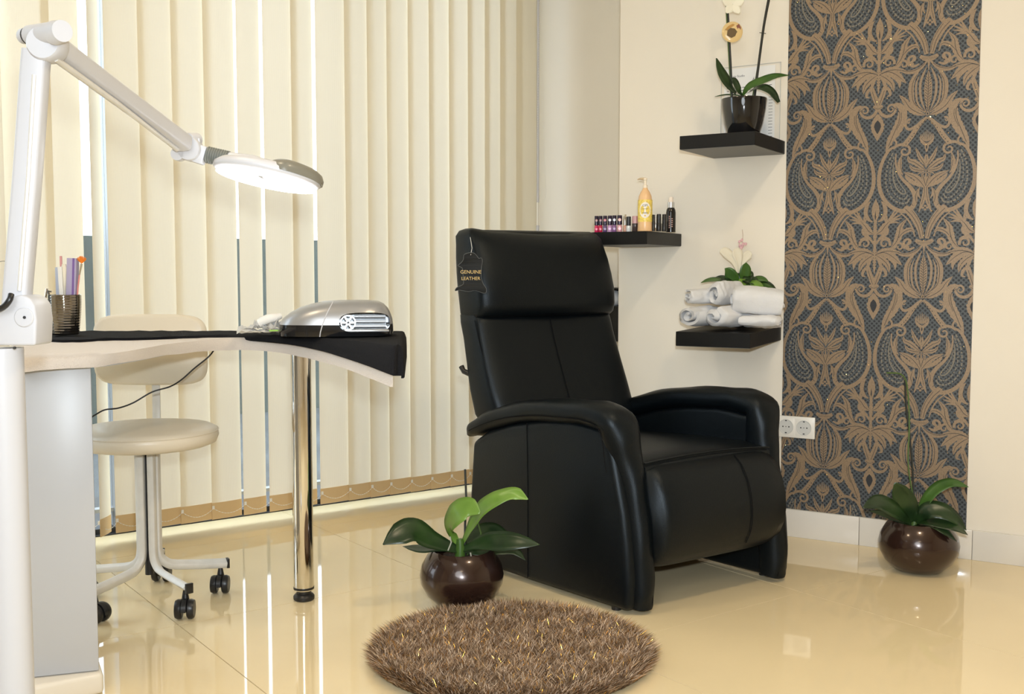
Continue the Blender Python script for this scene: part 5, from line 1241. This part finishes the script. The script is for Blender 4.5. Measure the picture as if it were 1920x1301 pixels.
# thistle, flames, lower leaves
for k in (-3, -2, -1, 0, 1, 2, 3): rib([(k * 5, 622), (k * 12, 590), (k * 11, 550 + abs(k) * 8)], [5, 8, 2], False)
rib([(-44, 590), (-30, 622), (0, 640), (30, 622), (44, 590)], [3, 18, 26, 18, 3], False, serr=.2, sn=8); rib([(-20, 618), (0, 632), (20, 618)], 3, False, 'dark'); rib([(0, 640), (0, 690)], [30, 22, 6], False); rib([(0, 646), (0, 672)], [3, 10, 2], False, 'dark')
lf([(4, 804), (36, 778), (70, 752), (104, 736), (112, 706)], 38); lf([(4, 776), (24, 745), (44, 712), (66, 655)], 30); lf([(2, 806), (50, 802), (84, 790), (104, 762)], 28); lf([(0, 790), (8, 750), (4, 700)], 16, mid=False)
rib([(12, 812), (40, 822), (62, 846)], [6, 8, 2]); rib([(8, 816), (22, 835), (30, 860)], [6, 7, 2])
lf([(5, 915), (36, 872), (76, 838), (136, 812)], 44); lf([(5, 915), (70, 884), (112, 850), (128, 826)], 30, mid=False); lf([(0, 905), (12, 860), (30, 812)], 20); rib([(0, 800), (0, 850), (0, 905)], [4, 12, 18], False)
rib([(0, 890), (4, 950), (18, 1010), (38, 1070)], [26, 28, 24, 5]); rib([(6, 910), (8, 960), (22, 1020)], 2.4, True, 'dark'); lf([(52, 1012), (60, 970), (46, 918)], 26); lf([(30, 985), (44, 950), (36, 905)], 14, mid=False)
for dx, dy in ((0, -12), (0, 12), (12, 0)): rib([(dx - 8 if dx == 0 else dx - 7, 1042 + dy), (dx + 8 if dx == 0 else dx + 9, 1042 + dy)], [6, 16, 6], dx != 0)
rib([(-4, 1042), (4, 1042)], 8, False, 'dark')
# straps up from the collar
rib([(16, 1238), (26, 1185), (52, 1125), (88, 1072), (128, 1036)], [26, 36, 44, 46, 44])
rib([(22, 1230), (40, 1160), (76, 1095), (120, 1048)], 3, True, 'dark'); rib([(8, 1225), (18, 1170), (44, 1110), (80, 1058)], 2.4, True, 'dark')
rib([(58, 1225), (76, 1165), (108, 1110), (150, 1072)], [9, 11, 12, 8], serr=.3, sn=12)
A_REC = REC; REC = []
# ---- column B
rib([(0, 975), (0, 1000), (0, 1040), (0, 1085), (0, 1122)], [3, 16, 42, 50, 38, 14], False); rib([(0, 1055), (0, 1112)], [1, 4, 10, 2], False, 'dark')
rib([(18, 1126), (48, 1104), (62, 1062), (54, 1018), (34, 992)], [8, 24, 28, 24, 4]); rib([(26, 1114), (48, 1070), (42, 1020)], 2.8, True, 'dark')
rib([(0, 1118), (0, 1160), (0, 1220), (0, 1300)], [26, 22, 30, 24, 20], False, serr=.35, sn=9)
lf([(8, 1206), (40, 1186), (66, 1150), (96, 1118)], 52); 
for px_2, py_2 in ((150, 1052), (170, 1078), (168, 1106), (154, 1136), (128, 1042), (60, 1072), (40, 1100)): rib([(70, 1140), ((70 + px_2) / 2 + 6, (1140 + py_2) / 2 - 8), (px_2, py_2)], [12, 12, 11, 3])
lf([(20, 1236), (52, 1218), (78, 1186), (74, 1160)], 30, mid=False)
lf([(104, 1296), (136, 1256), (152, 1206), (160, 1160), (196, 1110)], 52); lf([(140, 1240), (180, 1196), (220, 1180), (250, 1196)], 34); rib([(60, 1300), (96, 1304), (128, 1286), (140, 1250)], [8, 20, 24, 12])
spiral(62, 1268, 36, .4, 1.2, 18, 7, -1); spiral(154, 1290, 30, 3.4, 1.1, 16, 7, 1); rib([(8, 1268), (30, 1240), (62, 1230), (94, 1246)], [14, 14, 16, 18])
rib([(180, 1300), (210, 1270), (214, 1236)], [14, 16, 4])
lf([(6, 1340), (58, 1326), (112, 1352), (172, 1408)], 66); lf([(6, 1340), (52, 1372), (84, 1408), (96, 1456)], 44); lf([(10, 1336), (70, 1318), (130, 1322), (186, 1340)], 34); lf([(4, 1344), (30, 1380), (44, 1424), (50, 1450)], 24, mid=False)
lf([(60, 1345), (110, 1375), (130, 1400), (132, 1438)], 30, mid=False)
rib([(0, 1290), (0, 1340), (0, 1400), (0, 1462)], [16, 32, 26, 20, 6], False, serr=.3, sn=10)
for k in range(6): rib([(3, 1330 + k * 18), (10, 1322 + k * 18)], [1, 3], True, 'dark')
rib([(2, 382), (12, 345), (30, 300), (40, 262), (56, 250)], [24, 34, 32, 24, 6]); rib([(52, 262), (70, 285), (74, 312), (54, 320)], [18, 20, 16, 4]); rib([(8, 372), (26, 318), (38, 280)], 2.6, True, 'dark')
rib([(-30, 378), (0, 390), (30, 378)], [16, 26, 26, 16], False); rib([(-24, 386), (0, 396), (24, 386)], 2.2, False, 'dark')
rib([(4, 400), (26, 434), (58, 448), (92, 438), (112, 408), (100, 384)], [18, 20, 20, 17, 14, 12]); spiral(84, 402, 28, 5.2, 1.1, 14, 6, -1)
rib([(0, 430), (0, 470), (0, 520), (0, 560), (0, 602)], [14, 60, 92, 80, 44, 5], False, serr=.16, sn=8); rib([(0, 470), (0, 510), (0, 555)], [4, 36, 44, 30, 4], False, 'dark'); rib([(0, 484), (0, 515), (0, 545)], [2, 18, 24, 16, 2], False)
rib([(92, 380), (120, 378), (148, 402), (154, 450), (138, 505), (112, 556), (82, 604), (64, 650), (56, 684)], [14, 30, 48, 66, 72, 66, 46, 22, 4], serr=.2, sn=13)
rib([(104, 396), (136, 430), (132, 490), (104, 560), (72, 640)], 3, True, 'dark'); rib([(148, 430), (146, 480), (120, 540)], 2.4, True, 'dark')
B_REC = REC
uB = uA + pw / 2
for row in range(-1, 5):
    z0 = zt3 + row * zp - zp
    for c in range(-1, 3):
        for pts, w, mi, lay, k in A_REC: poly_strip(lay, pts, w, mi, uA + c * pw, z0 + 0.0, **k)
    for c in range(-2, 3):
        for pts, w, mi, lay, k in B_REC: poly_strip(lay, pts, w, mi, uB + c * pw, z0 + 0.0, **k)
WM = {'bronze': mat('wallpaper_bronze', (.27, .19, .118), .42, metal=.15, bump=(900, .3, .0004), var=(240, .16)), 'dark': mat('wallpaper_dark_line', (.018, .020, .024), .6), 'grey': mat('wallpaper_bead', (.19, .165, .125), .5)}
for lay, nm in (('bronze', 'damask_motif'), ('grey', 'bead_motif'), ('dark', 'dark_veining')):
    V, Fc = bz[lay]
    # keep strips whose centre is inside, clamp the rest to the sheet
    VV = np.array(V); keep = []
    for f in Fc:
        c = VV[list(f)]; 
        if c[:, 0].max() < wl0 or c[:, 0].min() > wl1 or c[:, 1].max() < wz0 or c[:, 1].min() > wz1: continue
        keep.append(f)
    VV[:, 0] = np.clip(VV[:, 0], wl0 + .0003, wl1 - .0003); VV[:, 1] = np.clip(VV[:, 1], wz0 + .0003, wz1 - .0003)
    used_ = sorted({i for f in keep for i in f}); mp = {i: k for k, i in enumerate(used_)}
    o = mk(nm, [W1(VV[i][0], VV[i][1], VV[i][2]) for i in used_], [tuple(mp[i] for i in f) for f in keep], WM[lay], wp, smooth=False); o['kind'] = 'stuff'
# gold glitter specks
rr = random.Random(11); vs, fs = [], []
for k in range(700):
    u, z = rr.uniform(wl0 + .004, wl1 - .004), rr.uniform(wz0, wz1); s = rr.uniform(.0007, .0014); a = rr.random() * 3; base = len(vs); tl_ = rr.uniform(-.5, .5)
    for q4 in range(4): vs.append(W1(u + s * math.cos(a + q4 * 1.571), z + s * math.sin(a + q4 * 1.571), .0023 + s * tl_ * math.sin(q4 * 1.571)))
    fs.append((base, base + 1, base + 2, base + 3))
o = mk('glitter', vs, fs, mat('glitter_gold', (.95, .62, .15), .15, metal=1.0), wp, smooth=False); o['kind'] = 'stuff'
